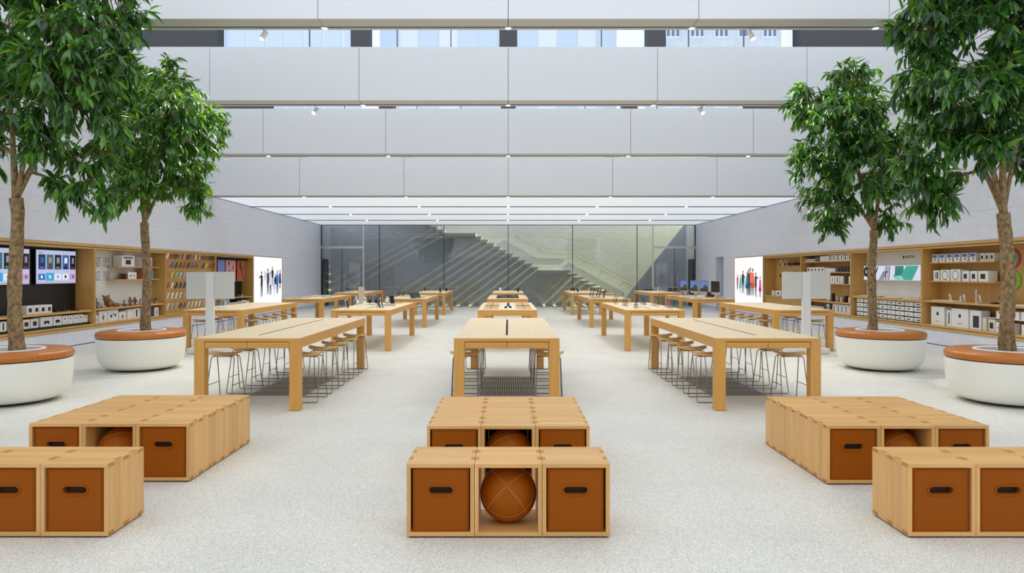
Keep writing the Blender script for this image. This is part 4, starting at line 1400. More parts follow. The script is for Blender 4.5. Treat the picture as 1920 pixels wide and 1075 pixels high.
for k, y in enumerate((18.35, 19.15, 19.32, 19.75, 19.92, 20.03)):
    standing_phone(fx(L, .2), y, .9305, .16, .075, -PI / 2 + .2, [MATS['navy_print'], PLASTIC_K, PLASTIC_W, PLASTIC_K, PLASTIC_K, PLASTIC_K][k] if k != 0 else mat('navy_print', '#23304c', .4), 'small upright device, %s from near end, toy bay counter' % ORD[k], G)

# bay 2: cases on a peg board
t, ya, yb = cabinet(L, 2, 'oak wall cabinet used as a grid board of hanging cases', W_CAB)
fbox(L, .10, .12, ya, yb, ZB, NICHE_Z1 - .113).build('case_board', W_CAB, t)
fbox(L, .121, .445, ya + .002, ya + .03, ZB, NICHE_Z1 - .113).build('board_batten', W_CAB, t)
groove = mat('thin_groove', '#6a4c2a', .7)
CZ = [2.28, 2.0, 1.69, 1.38, 1.07, .755]
for k in range(1, 7):
    z = 2.20 - (k - 1) * .305 - .035
    fbox(L, .0985, .101, ya, yb, z, z + .006).build('board_groove', groove, t)
for k in range(1, 13):
    y = ya + k * (yb - ya) / 13
    fbox(L, .0985, .101, y - .003, y + .003, ZB, NICHE_Z1 - .113).build('board_groove', groove, t)
CASEC = dict(white='#efefec', red='#b23a33', coral='#d9735c', pink='#e3a59a', blue='#3a68b4', navy='#2a3358', black='#1b1b1e', grey='#5b5d62', stone='#b9b0a4', yellow='#e3d046', mint='#8fd0b4', sky='#b9cfe6', brown='#8a5a34', orange='#d9773a', lilac='#b9b1cf', wine='#6f2b33', charcoal='#3a3b40', cream='#e4dccb')
CM = {k: mat('case_' + k, v, .5, var=.03) for k, v in CASEC.items()}
CROWS = [['white', 'red', 'charcoal', 'coral', 'pink', 'navy', 'coral', 'white', 'pink', 'grey', 'brown', 'black', 'black'],
         ['coral', 'blue', 'charcoal', 'wine', 'red', 'black', 'blue', 'red', 'orange', 'navy', 'yellow', 'brown', 'wine'],
         ['orange', 'yellow', 'mint', 'sky', 'lilac', 'white', 'pink', 'stone'],
         ['red', 'white', 'black', 'navy', 'navy', 'grey', 'stone', 'brown'],
         ['cream', 'white', 'white', 'cream', 'stone', 'grey', 'black', 'navy'],
         ['cream', 'lilac', 'stone', 'charcoal', 'grey', 'cream', 'cream', 'white', 'white', 'stone']]
RN = ['top', 'second', 'third', 'fourth', 'fifth', 'bottom']
for i, cr in enumerate(CROWS):
    for j, cn in enumerate(cr):
        yc = ya + (j + .5) * (yb - ya) / 13 + .01; z = CZ[i] - .03
        q = thing('phone_case', '%s phone case, %s from near end, %s row of the case board' % (cn, ORD[j], RN[i]), 'phone case', (fx(L, .06), yc, z), 'phone cases on the board')
        M = Matrix.Translation((fx(L, .045), yc, z)) @ Matrix.Rotation(.28, 4, 'Y')
        MB().rbox(-.006, .006, -.05, .05, 0, .19, .005, 2).xf(M).build('case', CM[cn], q)
        MB().box(.0, .075, -.006, .006, .085, .097).xf(Matrix.Translation((fx(L, .103), yc, z))).xf(Matrix.Identity(4)).build('peg', STEEL, q)

# bay 3: poster panels over a counter
t, ya, yb = cabinet(L, 3, 'oak wall cabinet with black back and coloured posters', BLACKB, counter=.92)
fbox(L, .2, .449, ya, yb, 2.33, NICHE_Z1 - .113).build('valance', BLACKB, t)
def poster(y0, y1, col, label, shapes):
    q = thing('poster', label, 'poster', (fx(L, .25), (y0 + y1) / 2, 1.50), 'posters in the black cabinet')
    fbox(L, .24, .26, y0, y1, 1.50, 2.30).build('board', col, q)
    fbox(L, .261, .449, (y0 + y1) / 2 - .1, (y0 + y1) / 2 + .1, 1.8, 1.9).build('bracket', PLASTIC_K, q)
    for pts, m in shapes:
        MB().prism([(y0 + (y1 - y0) * a, 1.50 + .8 * b) for a, b in pts], 'X', fx(L, .2385), fx(L, .2405)).build('print', m, q)
dk = mat('dark_print', '#3a2226', .5); rd = mat('maroon_print', '#7c3436', .5)
poster(24.42, 25.02, mat('violet_poster', '#7f8fd8', .5, var=.12, scale=1.5), 'blue violet poster, nearest of three in the black cabinet', [([(.1, .1), (.45, .08), (.5, .5), (.2, .6)], mat('orange_print', '#d58a66', .5))])
poster(25.12, 26.02, mat('pink_poster', '#d99f9b', .5, var=.05), 'pink poster with dark lipstick shapes in the black cabinet',
       [([(.22, .78), (.32, .74), (.40, .9), (.30, .97)], dk), ([(.05, .4), (.12, .36), (.5, .08), (.42, .03)], rd), ([(.65, .55), (.73, .55), (.78, .75), (.70, .78)], rd), ([(.75, .2), (.85, .2), (.84, .45), (.76, .45)], dk), ([(.3, .5), (.42, .46), (.44, .52), (.32, .56)], rd)])
poster(26.16, 26.98, mat('orange_poster', '#b9573a', .5, var=.05), 'orange red poster with a dark brush shape in the black cabinet',
       [([(.28, .60), (.50, .56), (.46, .95), (.26, .93)], dk), ([(.42, .56), (.52, .56), (.9, .08), (.84, .05)], dk), ([(.5, .5), (.66, .62), (.62, .7), (.5, .6)], dk)])
G = 'white boxes in the poster bay'
row(L, ZB, [(24.4, .4, .3, .2, .12, CARD, 'white box with a grey photo print', 'pair'), (24.85, .3, .28, .2, .12, CARD, 'white box with a dark device print', 'tall')] +
    [(25.2 + k * .22, .19, .15, .16, .12, CARD, 'small white box with a dark print', 'square') for k in range(5)] +
    [(26.32, .36, .2, .2, .12, CARD, 'wide white box with a dark print', 'label'), (26.72, .34, .17, .2, .12, CARD, 'low plain white box', None)], 'bottom of poster bay', G)
row(L, ZB + .3005, [(24.4, .4, .0, .2, .12, CARD, 'x', None)][:0], '', G)
for k, (y, m_) in enumerate(((25.75, PLASTIC_K), (26.2, PLASTIC_K), (26.5, PLASTIC_W), (26.7, PLASTIC_K))):
    q = thing('lens_accessory', 'small round accessory on the poster bay counter, %s from the near end' % ORD[k], 'device', (fx(L, .2), y, .9205), 'small accessories in the poster bay')
    MB().cyl((fx(L, .2), y), .05, .9205, .95, 16).build('body', m_, q); MB().cyl((fx(L, .2), y), .03, .95, .99, 14).build('cap', ALU, q)

# bays 4: big lightboxes with groups of dressed figures
LB = ink('lightbox', '#f6f7fd', 1.0)
def lightbox(s, label, people, near_first=True):
    y0, y1 = BAY0 + 4 * BAY + .003, BAY0 + 5 * BAY - .003
    q = thing('lightbox', label, 'lightbox', (fx(s, .1), (y0 + y1) / 2, NICHE_Z0), 'backlit wall pictures')
    z0, z1 = NICHE_Z0, NICHE_Z1
    fbox(s, -.02, .2, y0, y1, z1 - .03, z1).build('frame', W_CABH, q); fbox(s, -.02, .2, y0, y1, z0, z0 + .03).build('frame', W_CABH, q)
    fbox(s, -.02, .2, y1 - .03, y1, z0 + .03, z1 - .03).build('frame', W_CAB, q); fbox(s, -.02, .2, y0, y0 + .012, z0 + .03, z1 - .03).build('frame', W_CAB, q)
    pn = fbox(s, .0, .2, y0 + .012, y1 - .03, z0 + .03, z1 - .03).build('backlit_panel', LB, q)
    w, h = y1 - y0, z1 - z0
    n = 0
    for (a, zb_, hh, colT, colL, style) in people:
        # a figure: head, hair, torso, legs; a = centre (0..1 along the bay), zb_ = foot height, hh = height
        yc, zf = y0 + a * w, z0 + zb_ * h; H = hh * h
        def P(pts, m, nm):
            MB().prism([(yc + u * H, zf + v * H) for u, v in pts], 'X', fx(s, -.002 - n * .0004), fx(s, .001)).build(nm, SC_P[m], pn)
        if style == 'sun':
            P([(.5 * math.cos(2 * PI * k / 18), .5 * math.sin(2 * PI * k / 18)) for k in range(18)], colT, 'printed_disc'); n += 1; continue
        P([(-.085, 0), (-.04, 0), (-.01, .46), (-.10, .46)], colL, 'printed_leg'); P([(.03, .02), (.075, .02), (.10, .46), (.0, .46)], colL, 'printed_leg')
        if style == 'wide':
            P([(-.20, .30), (.22, .28), (.13, .62), (.11, .83), (-.11, .83), (-.15, .6)], colT, 'printed_coat')
        elif style == 'reach':
            P([(-.11, .44), (.10, .44), (.12, .80), (.02, .84), (-.10, .80)], colT, 'printed_coat'); P([(.02, .80), (-.28, .72), (-.30, .76), (-.02, .86)], colT, 'printed_arm')
        else:
            P([(-.12, .42), (.12, .42), (.14, .80), (.06, .84), (-.06, .84), (-.14, .80)], colT, 'printed_coat')
            P([(.12, .80), (.17, .70), (.13, .46), (.10, .50)], colT, 'printed_arm')
        P([(.058 * math.cos(2 * PI * k / 12), .915 + .072 * math.sin(2 * PI * k / 12)) for k in range(12)], 'skin', 'printed_face')
        P([(-.062, .88), (-.066, .96), (0, 1.0), (.066, .96), (.05, .94), (-.03, .95)], 'hair', 'printed_hair')
        n += 1
    return q
SC_P = {k: ink('figure_' + k, c, .9) for k, c in dict(black='#15161c', white='#dfe3ee', violet='#5b3f63', blue='#2f7fd0', skin='#9a6a52', hair='#1d1512', yellow='#e8cf52', grey='#8e93a6', teal='#2aa7ad', orange='#f0604a', coral='#f26d60', magenta='#d650a8', petrol='#1f6d86', red='#c2404a', sky='#a9c8e8', purple='#4c2c6e', pink='#e7a7b8').items()}
lightbox(L, 'white backlit picture of standing figures holding portraits, at the end of the left cabinets',
         [(.14, .62, .05, 'yellow', 'yellow', 'sun'), (.27, .18, .52, 'black', 'black', 'reach'), (.38, .4, .3, 'sky', 'white', ''), (.48, .22, .54, 'violet', 'black', ''), (.57, .2, .50, 'white', 'black', ''), (.64, .38, .42, 'black', 'grey', ''),
          (.70, .14, .40, 'sky', 'white', ''), (.75, .24, .42, 'black', 'white', ''), (.82, .22, .50, 'blue', 'black', ''), (.92, .32, .42, 'purple', 'violet', 'wide')])
lightbox(R, 'white backlit picture of walking figures in bright coats, at the end of the right cabinets',
         [(.10, .18, .42, 'magenta', 'black', 'wide'), (.24, .18, .50, 'black', 'black', 'reach'), (.34, .2, .56, 'orange', 'black', 'wide'), (.42, .2, .58, 'coral', 'black', ''), (.48, .19, .56, 'black', 'black', ''), (.53, .2, .50, 'petrol', 'black', 'wide'),
          (.62, .2, .4, 'sky', 'white', ''), (.68, .24, .48, 'black', 'black', ''), (.77, .22, .40, 'teal', 'pink', 'wide'), (.88, .3, .34, 'red', 'black', '')])

# ===== right wall =====
# bay 0: white boxes and ring signs
t, ya, yb = cabinet(R, 0, 'oak wall cabinet with boxes on short shelves and coloured ring signs', W_CAB, counter=1.155, shelves=[(14.45, 16.68, 2.075, .14), (14.45, 16.68, 1.63, .14)])
G = 'boxes in the ring sign bay'
its = [(16.42 - k * .27, .20, .19, .2, .17, CARD, 'small white box with blue print', 'blue') for k in range(6)] + [(14.80 - k * .15, .13, .17, .2, .17, CARD2, 'small cream box with a dark print', 'square') for k in range(3)]
row(R, 2.0755, its, 'top ring sign shelf', G, 'far end')
row(R, 1.6305, [(16.35, .22, .25, .2, .17, CARD, 'white box with dark bars', 'pair'), (15.98, .31, .26, .22, .17, CARD, 'white box with a printed black ring', 'ring'), (15.60, .32, .27, .22, .17, CARD, 'white box with a printed black ring', 'ring'),
               (15.30, .21, .23, .2, .17, CARD, 'white box with a small dark figure', 'square'), (15.03, .21, .23, .2, .17, CARD, 'white box with a small dark figure', 'square'), (14.68, .3, .23, .2, .17, CARD, 'white box with a small dark figure', 'square')], 'second ring sign shelf', G, 'far end')
G = 'phones on the ring sign bay counter'
for k, (y, h) in enumerate(((15.95, .17), (15.46, .17), (14.94, .17))):
    standing_phone(fx(R, .2), y, 1.1555, h, .08, PI / 2 - .25, PLASTIC_W, 'white phone with blue screen, %s from far end, ring sign counter' % ORD[k], G, screen=ink('phone_blue', '#6f86c8', .7))
for k, (y, h, r_) in enumerate(((15.62, .14, .018), (15.10, .30, .012))):
    q = thing('slim_speaker', ['short white cylinder gadget between phones on the right counter', 'tall thin white wand on a base on the right counter'][k], 'gadget', (fx(R, .2), y, 1.1555))
    MB().cyl((fx(R, .2), y), r_ * 2.2, 1.1555, 1.165, 16).build('base', PLASTIC_W, q); MB().cyl((fx(R, .2), y), r_, 1.165, 1.1555 + h, 14).build('body', PLASTIC_W, q)
def flat_tray(x0, x1, y0, y1, z, h, m, label, group, cat='tray', name='display_tray'):
    o = MB().rbox(x0, x1, y0, y1, z, z + h, min(.006, h * .4), 2).build(name, m)
    return tag(o, label, cat, group)
flat_tray(fx(R, .08), fx(R, .35), 15.7, 16.5, 1.1555, .018, PLASTIC_W, 'flat white tray at the far end of the ring sign bay counter', None)
flat_tray(fx(R, .08), fx(R, .35), 13.4, 13.85, 1.1555, .02, PLASTIC_W, 'flat white tray at the near end of the ring sign bay counter', None)
q = thing('sports_bag', 'rounded black bag on the ring sign bay counter beside the trunk', 'bag', (fx(R, .22), 14.2, 1.1555))
MB().sphere((fx(R, .22), 14.2, 1.1555), .15, 18, 10, sc=(.8, 1.0, 1.0)).xf(Matrix.Identity(4))
mb = MB(); vs = []
n = 18
for i in range(7):
    tt = (PI / 2) * i / 6
    for k in range(n):
        a = 2 * PI * k / n
        vs.append((fx(R, .22) + .11 * math.cos(tt) * math.cos(a), 14.2 + .15 * math.cos(tt) * math.sin(a), 1.1555 + .16 * math.sin(tt)))
fs = [(i * n + k, i * n + (k + 1) % n, (i + 1) * n + (k + 1) % n, (i + 1) * n + k) for i in range(6) for k in range(n)] + [tuple(range(n - 1, -1, -1))]
mb._add(vs, fs, 0, True).build('body', CARDK, q)
MB().tube([(fx(R, .10), 14.12, 1.28), (fx(R, .09), 14.2, 1.33), (fx(R, .10), 14.28, 1.28)], .008, 6).build('handle', PLASTIC_K, q)
q = thing('media_player', 'small flat black device beside the rounded black bag', 'device', (fx(R, .16), 14.48, 1.1555))
MB().rbox(fx(R, .12), fx(R, .22), 14.42, 14.56, 1.1555, 1.185, .006, 2).build('body', PLASTIC_K, q); MB().cyl((fx(R, .17), 14.5), .03, 1.185, 1.205, 14).build('dial', GREYINK, q)
# lower level: big cartons, a white bracket shelf, small cartons
row(R, ZB, [(16.08, .50, .44, .2, .12, CARD, 'big white box with a small dark emblem', 'dot'), (15.86, .16, .38, .22, .14, CARD, 'narrow white box with a dark upright print', 'tall'), (15.24, .58, .43, .2, .12, CARD, 'wide white box with two small dark marks', 'dot'),
            (14.83, .36, .42, .2, .12, CARD, 'white box with a large navy phone print', 'phone'), (14.66, .12, .28, .2, .12, CARD2, 'narrow cream box beside the phone box', None), (14.40, .2, .26, .2, .12, CARD2, 'tan cream box with a dark mark', 'square'),
            (14.16, .22, .21, .16, .12, CARD, 'small white box under white bracket shelf', 'faint'), (13.90, .22, .21, .16, .12, CARD, 'small white box under white bracket shelf', 'faint'), (13.36, .30, .21, .16, .12, CARD, 'small white box under white bracket shelf', 'faint')], 'bottom of ring sign bay', 'boxes in the ring sign bay', 'far end')
bsh = tag(fbox(R, .10, .449, 13.33, 14.62, ZB + .285, ZB + .297).build('bracket_shelf', PLASTIC_W), 'thin white bracket shelf above the small boxes, lower right cabinet', 'shelf')
zz = ZB + .2975
row(R, zz, [(14.02, .36, .15, .2, .13, CARD, 'white box with a dark seated figure print', 'strip'), (13.74, .26, .16, .2, .13, CARD, 'white box with a thin grey print', 'tall'), (13.34, .34, .17, .2, .13, CARD, 'white box with a green print', 'robot')], 'the white bracket shelf', 'boxes on the white bracket shelf')
def ring_sign(yc, zc, rings, label):
    q = thing('ring_sign', label, 'sign', (fx(R, .44), yc, zc), 'coloured ring signs')
    n = 40
    for r0, r1, m in rings:
        vs = []
        for dd in (.432, .449):
            for rr in (r0, r1):
                vs += [(fx(R, dd), yc + rr * math.cos(2 * PI * k / n), zc + rr * math.sin(2 * PI * k / n)) for k in range(n)]
        fs = []
        for k in range(n):
            j = (k + 1) % n
            fs += [(k, j, n + j, n + k), (2 * n + k, 3 * n + k, 3 * n + j, 2 * n + j), (k, 2 * n + k, 2 * n + j, j), (n + k, n + j, 3 * n + j, 3 * n + k)]
        MB()._add(vs, fs).build('ring', m, q)
    return q
RP, RG, RBL = mat('pink_ring', '#d21f6b', .5), mat('green_ring', '#57c832', .5), mat('blue_ring', '#2aa3c9', .5)
ring_sign(14.32, 2.12, [(.155, .205, RP), (.10, .15, RG), (.045, .095, RBL)], 'pink, green and blue concentric ring sign behind the near right trunk')
ring_sign(14.30, 1.66, [(.155, .205, RG), (.0, .06, RG)], 'green ring sign with a solid centre behind the near right trunk')

# bay 1: watch wall
t, ya, yb = cabinet(R, 1, 'oak wall cabinet with white back, long watch band picture and drawers of white boxes', WHITEB, counter=1.155, ct=.06)
q = thing('watch_band_picture', 'long backlit picture of watch bands across the white back panel', 'picture', (fx(R, .3), 18.45, 1.62))
fbox(R, .20, .449, 17.0, 19.86, 1.62, 2.02).build('lightbox_body', PLASTIC_W, q)
pic = fbox(R, .198, .2005, 17.005, 19.855, 1.625, 2.015).build('backlit_picture', ink('watch_bg', '#d9def0', .85), q)
def wp(pts, m, e, nm='printed_band'):
    MB().prism([(19.855 - 2.85 * a, 1.625 + .39 * b) for a, b in pts], 'X', fx(R, e), fx(R, .1985)).build(nm, m, pic)
tealA, tealB, tealC = ink('band_teal', '#3fa894', .85), ink('band_teal_dark', '#2c8676', .8), ink('band_teal_light', '#7cc9bb', .9)
bkI, gyI, nvI = ink('band_black', '#15171c', .8), ink('band_grey', '#8d93a3', .8), ink('band_navy', '#252c55', .8)
wp([(.0, .3), (.06, .2), (.085, .5), (.075, .95), (.03, .98), (.0, .8)], bkI, .1972); wp([(.03, .5), (.05, .45), (.055, .7), (.035, .72)], ink('watch_bg2', '#c6cce0', .8), .1968)
wp([(.20, .4), (.235, .5), (.27, .95), (.255, .97)], bkI, .1972)
for k in range(4):
    wp([(.275 + k * .022, .0), (.287 + k * .022, .0), (.375 + k * .02, .62), (.363 + k * .02, .64)], bkI if k % 2 else nvI, .1972)
    wp([(.355 + k * .03, .02), (.37 + k * .03, .02), (.405 + k * .024, .98), (.392 + k * .024, .98)], nvI if k % 2 else gyI, .1968)
wp([(.53, .3), (.55, .1), (.56, .97), (.70, .97), (.69, .30)], tealB, .1972); wp([(.53, .28), (.62, .30), (.69, .02), (.60, .0), (.545, .1)], tealC, .1970)
wp([(.65, .30), (.74, .97), (.93, .97), (.83, .02), (.70, .02)], tealA, .1968)
for i in range(5):
    for j in range(5):
        u, v = .76 + i * .022 + j * .012, .25 + j * .12
        wp([(u, v), (u + .008, v), (u + .008, v + .05), (u, v + .05)], tealB, .1964, 'printed_hole')
wp([(.975, .97), (1.0, .97), (1.0, .55)], nvI, .1972)
# lettering on the white panel
sg = thing('wall_lettering', 'small dark emblem and lettering high on the white watch panel', 'sign', (fx(R, .449), 18.1, 2.21))
fc = bpy.data.curves.new('lettering', 'FONT'); fc.body = 'WATCH'; fc.size = .105; fc.extrude = .002; fc.space_character = 1.05
fo = bpy.data.objects.new('lettering', fc); COL.objects.link(fo)
bpy.context.view_layer.update()
me = bpy.data.meshes.new_from_object(fo.evaluated_get(bpy.context.evaluated_depsgraph_get()))
bpy.data.objects.remove(fo)
me.materials.clear(); me.materials.append(INK)
lo = bpy.data.objects.new('lettering', me); COL.objects.link(lo); lo.parent = sg
lo.rotation_euler = (PI / 2, 0, -PI / 2); lo.location = (-.002, .13, 0)
def emblem_pts(cx, cz, r):
    body = [(0, .62), (.22, .72), (.55, .70), (.80, .48), (.62, .25), (.60, -.05), (.86, -.32), (.66, -.72), (.38, -.95), (.10, -.84), (-.12, -.84), (-.40, -.95), (-.70, -.66), (-.88, -.1), (-.78, .42), (-.5, .70), (-.2, .70)]
    return [(cx - a * r, cz + b * r) for a, b in body]
eb = MB().prism(emblem_pts(18.30, 2.245, .046), 'X', fx(R, .4462), fx(R, .4495))
eb.prism([(18.30 - a * .046, 2.245 + b * .046) for a, b in [(.02, .78), (.10, 1.05), (.34, 1.28), (.30, 1.0)]], 'X', fx(R, .4462), fx(R, .4495))
eb.build('emblem', INK, sg)
G = 'small white band boxes in the watch bay'
rnames = ['bottom', 'second', 'third', 'top']
zr = [ZB + .02, ZB + .15, ZB + .28, ZB + .41]
rack = thing('wire_rack', 'dark wire rack holding rows of small white boxes under the watch counter', 'rack', (fx(R, .25), 18.48, ZB))
fbox(R, .08, .44, ya + .02, yb - .02, ZB, ZB + .018).build('base', CARDK, rack)
for z in zr[1:]:
    fbox(R, .10, .44, ya + .02, yb - .02, z - .012, z - .001).build('rack_shelf', mat('grey_rack', '#a9aaa2', .5), rack)
for yv in (ya + .015, yb - .02):
    fbox(R, .42, .44, yv, yv + .005, ZB + .018, ZB + .5).build('rack_upright', CARDK, rack)
prr = random.Random(2)
for i in range(4):
    for k in range(8):
        w = .345
        y = yb - .09 - (k + 1) * .405 + .03
        carton(R, y, .10, zr[i], w, .092, .24, CARD, 'small white band box, %s from far end, %s row under watch counter' % (ORD[k], rnames[i]), 'label' if prr.random() < (.75 if i in (0, 2) else .3) else 'faint', group=G, name='band_box')
for k, (a, b, m_) in enumerate(((19.3, 19.95, PLASTIC_W), (18.15, 18.6, PLASTIC_W), (17.0, 17.75, PLASTIC_W))):
    flat_tray(fx(R, .08), fx(R, .38), a, b, 1.1555, .016, m_, 'flat white watch tray on the watch counter, %s from the far end' % ORD[k], 'watch trays', name='watch_tray')
for k, y in enumerate((18.95, 18.8, 17.85, 17.65 + .25, 17.5, 17.2)):
    z = 1.1555 if k in (0, 1, 2) or abs(y - 17.9) < .01 else 1.172
    q = thing('wristwatch', 'dark wristwatch lying on the watch counter, %s from the far end' % ORD[k], 'watch', (fx(R, .2), y, z), 'wristwatches on the counter')
    MB().rbox(fx(R, .18), fx(R, .22), y - .018, y + .018, z + .001, z + .013, .004, 2).build('case', PLASTIC_K, q)
    MB().rbox(fx(R, .10), fx(R, .30), y - .011, y + .011, z, z + .004, .001, 1).build('strap', CARDK, q)

# bay 2: shelves of white and black boxes
t, ya, yb = cabinet(R, 2, 'oak wall cabinet with four shelves of white and black boxes', W_CAB, counter=.918, shelves=[(BAY0 + 2 * BAY + .034, BAY0 + 3 * BAY - .034, 2.20, .05), (BAY0 + 2 * BAY + .034, BAY0 + 3 * BAY - .034, 1.85, .05), (BAY0 + 2 * BAY + .034, BAY0 + 3 * BAY - .034, 1.49, .05)])
G = 'boxes on the four shelf bay'
its = [(20.40 + k * .245, .21, .19, .2, .10, CARD, 'white box with a dark headset print', 'strip' if k % 2 else 'tall') for k in range(6)]
its += [(21.88 + k * .145, .12, .17, .2, .10, CARD, 'slim plain white box', None) for k in range(4)]
its += [(22.48, .32, .14, .2, .10, mat('slate_box', '#565b66', .5), 'grey box with white edges', None)] + [(22.84 + k * .2, .16, .09, .16, .10, CARD, 'small low white box with dark print', 'square') for k in range(4)]
row(R, 2.2005, its, 'top of four shelf bay', G)
its = [(20.35 + k * .2, .17, .20 - k * .012, .2, .10, CARDK, 'black box', None) for k in range(5)]
its += [(21.45 + k * .16, .14, .12, .2, .10, CARD, 'low white box', None) for k in range(4)]
its += [(22.15 + k * .26, .23, .16, .2, .10, CARD, 'white box with a dark round print', 'speaker') for k in range(5)]
row(R, 1.8505, its, 'second of four shelves', G)
its = [(20.36, .2, .23, .2, .10, CARD, 'plain white tall box', None), (20.62, .2, .24, .2, .10, CARDK, 'tall charcoal box', None), (20.88, .22, .23, .2, .10, CARD2, 'cream tall box', None), (21.15, .24, .24, .2, .10, CARD, 'white box with a black upright print', 'tall'),
       (21.45, .24, .24, .2, .10, CARD, 'white box with a red print', 'red')] + [(21.75 + k * .27, .24, .24, .2, .10, CARD, 'white tall box with grey lettering', 'faint') for k in range(4)]
row(R, 1.4905, its, 'third of four shelves', G)
G2 = 'speakers on the four shelf bay counter'
for k, (y, r_, h, m_) in enumerate(((20.45, .05, .22, PLASTIC_K), (20.68, .045, .15, PLASTIC_W), (20.92, .065, .20, PLASTIC_K), (21.2, .04, .15, CARD2), (21.42, .06, .19, mat('silver_fabric', '#a7a29b', .7)), (21.75, .055, .26, PLASTIC_K), (22.05, .05, .2, PLASTIC_W))):
    q = thing('speaker', '%s cylinder speaker, %s from near end, four shelf bay counter' % (['black', 'short white', 'black', 'small cream', 'silver', 'tall black', 'white'][k], ORD[k]), 'speaker', (fx(R, .2), y, .9185), G2)
    MB().lathe([(0, .9185), (r_ * .92, .9185), (r_, .93), (r_, .9185 + h - .012), (r_ * .9, .9185 + h), (0, .9185 + h)], fx(R, .2), y, 20).build('body', m_, q)
    MB().cyl((fx(R, .2), y), r_ * .6, .9185 + h, .9185 + h + .004, 16).build('top_ring', GREYINK, q)
its = [(20.34 + k * .255, .22, .27 if k < 5 else .23, .2, .10, CARD, 'tall white box with dark device print', 'tall') for k in range(5)]
its += [(21.66, .12, .26, .2, .10, CARDK, 'narrow black box', None), (21.82, .16, .25, .2, .10, CARD, 'white box with a blue dark print', 'phone'), (22.02, .14, .22, .2, .10, mat('navy_box', '#27344f', .5), 'navy box', None)]
its += [(22.22 + k * .2, .17, .14, .16, .10, CARD, 'small white box with navy print', 'phone') for k in range(6)]
row(R, ZB, its, 'bottom of four shelf bay', G)

# bay 3: headphones hanging on wood
def headphones(M, label, group, band, cup, sc=1.0, stand=None):
    o = M.to_translation()
    q = thing('headphones', label, 'headphones', o, group)
    mb = MB().tube([(0, .085 * sc * math.cos(a), .10 * sc + .095 * sc * math.sin(a)) for a in [PI * k / 14 for k in range(15)]], .009 * sc, 8)
    mb.xf(M).build('headband', band, q)
    for sy in (-1, 1):
        MB().rbox(-.034 * sc, .034 * sc, -.016 * sc, .016 * sc, -.045 * sc, .045 * sc, .014 * sc, 3).xf(M @ Matrix.Translation((0, sy * .078 * sc, .062 * sc)) @ Matrix.Rotation(sy * .15, 4, 'X')).build('ear_cup', cup, q)
        MB().rbox(-.028 * sc, .028 * sc, -.008 * sc, .008 * sc, -.038 * sc, .038 * sc, .007 * sc, 2).xf(M @ Matrix.Translation((0, sy * .058 * sc, .062 * sc))).build('ear_pad', PLASTIC_K if cup is not PLASTIC_K else CARDK, q)
    if stand:
        MB().tube([(0, 0, -stand), (0, 0, .185 * sc)], .008, 8).xf(M).build('stand_post', ALU, q)
        MB().cyl((0, 0), .06, -stand, -stand + .01, 20).xf(M).build('stand_base', PLASTIC_W, q)
    return q
t, ya, yb = cabinet(R, 3, 'oak wall cabinet with headphones hanging on its wooden back', W_CAB, counter=.95)
fbox(R, .06, .08, ya + .001, yb - .001, ZB, .904).build('front_panel', W_CAB, t)
HP = [('white', PLASTIC_W), ('silver', ALU), ('red', mat('red_plastic', '#a3352c', .35)), ('black', PLASTIC_K), ('grey', CARDK), ('dark brown', mat('brown_plastic', '#4a352a', .4))]
for r_ in range(2):
    for k in range(6):
        nm, m_ = HP[5 - k] if r_ == 0 else HP[(k * 2 + 1) % 6]
        if r_ == 1 and k >= 4: nm, m_ = HP[k - 4]
        y = 24.15 + k * .43; z = 2.08 - r_ * .43
        o = headphones(Matrix.Translation((fx(R, .37), y, z)), '%s hanging headphones, %s from near end, %s row on wooden back' % (nm, ORD[k], ['upper', 'lower'][r_]), 'hanging headphones', m_, m_, 1.25)
        MB().tube([(fx(R, .449), y, z + .225), (fx(R, .36), y, z + .225)], .01, 8).build('peg', STEEL, o)
G = 'white boxes on the headphone counter'
row(R, .9505, [(25.7, .5, .2, .2, .12, CARD, 'wide white box with a dark print', 'label'), (26.35, .26, .19, .18, .12, CARD, 'white box with a dark headset print', 'ring'), (25.2, .4, .18, .2, .12, CARD, 'plain white wide box', None), (24.3, .5, .18, .2, .12, CARD, 'long white box near the sign stand', 'faint')], 'the headphone counter', G)

# ------------------------------------------------------------------ goods on the tables
TZ = TH + .0006
def tx(px, Y): return (px - VX) * Y / FPX
def on_table(c, r): return '%s %s table' % ((['nearest', 'second', 'third', 'farthest'] if c not in (0, 4) else ['', 'nearest', 'middle', 'farthest'])[r], {0: 'left outer', 1: 'inner left', 2: 'centre', 3: 'inner right', 4: 'right outer'}[c])
GOLD = mat('gold_aluminium', '#d8b795', .35, metal=.6); ROSE = mat('rose_aluminium', '#d9896a', .4, metal=.3); SPACE = mat('space_grey', '#4b4d52', .35, metal=.6)
TANL = mat('tan_cover', '#b58a52', .5)
def phones(c, r, items, desc, body, group, h=.165, w=.08, screen=None, name='smartphone', cat='phone'):
    T = on_table(c, r)
    for k, (px, Y, rz) in enumerate(items):
        standing_phone(tx(px, Y), Y, TZ, h, w, rz, body, '%s, %s from left, %s' % (desc, ORD[k], T), group, .25, name, cat, screen)
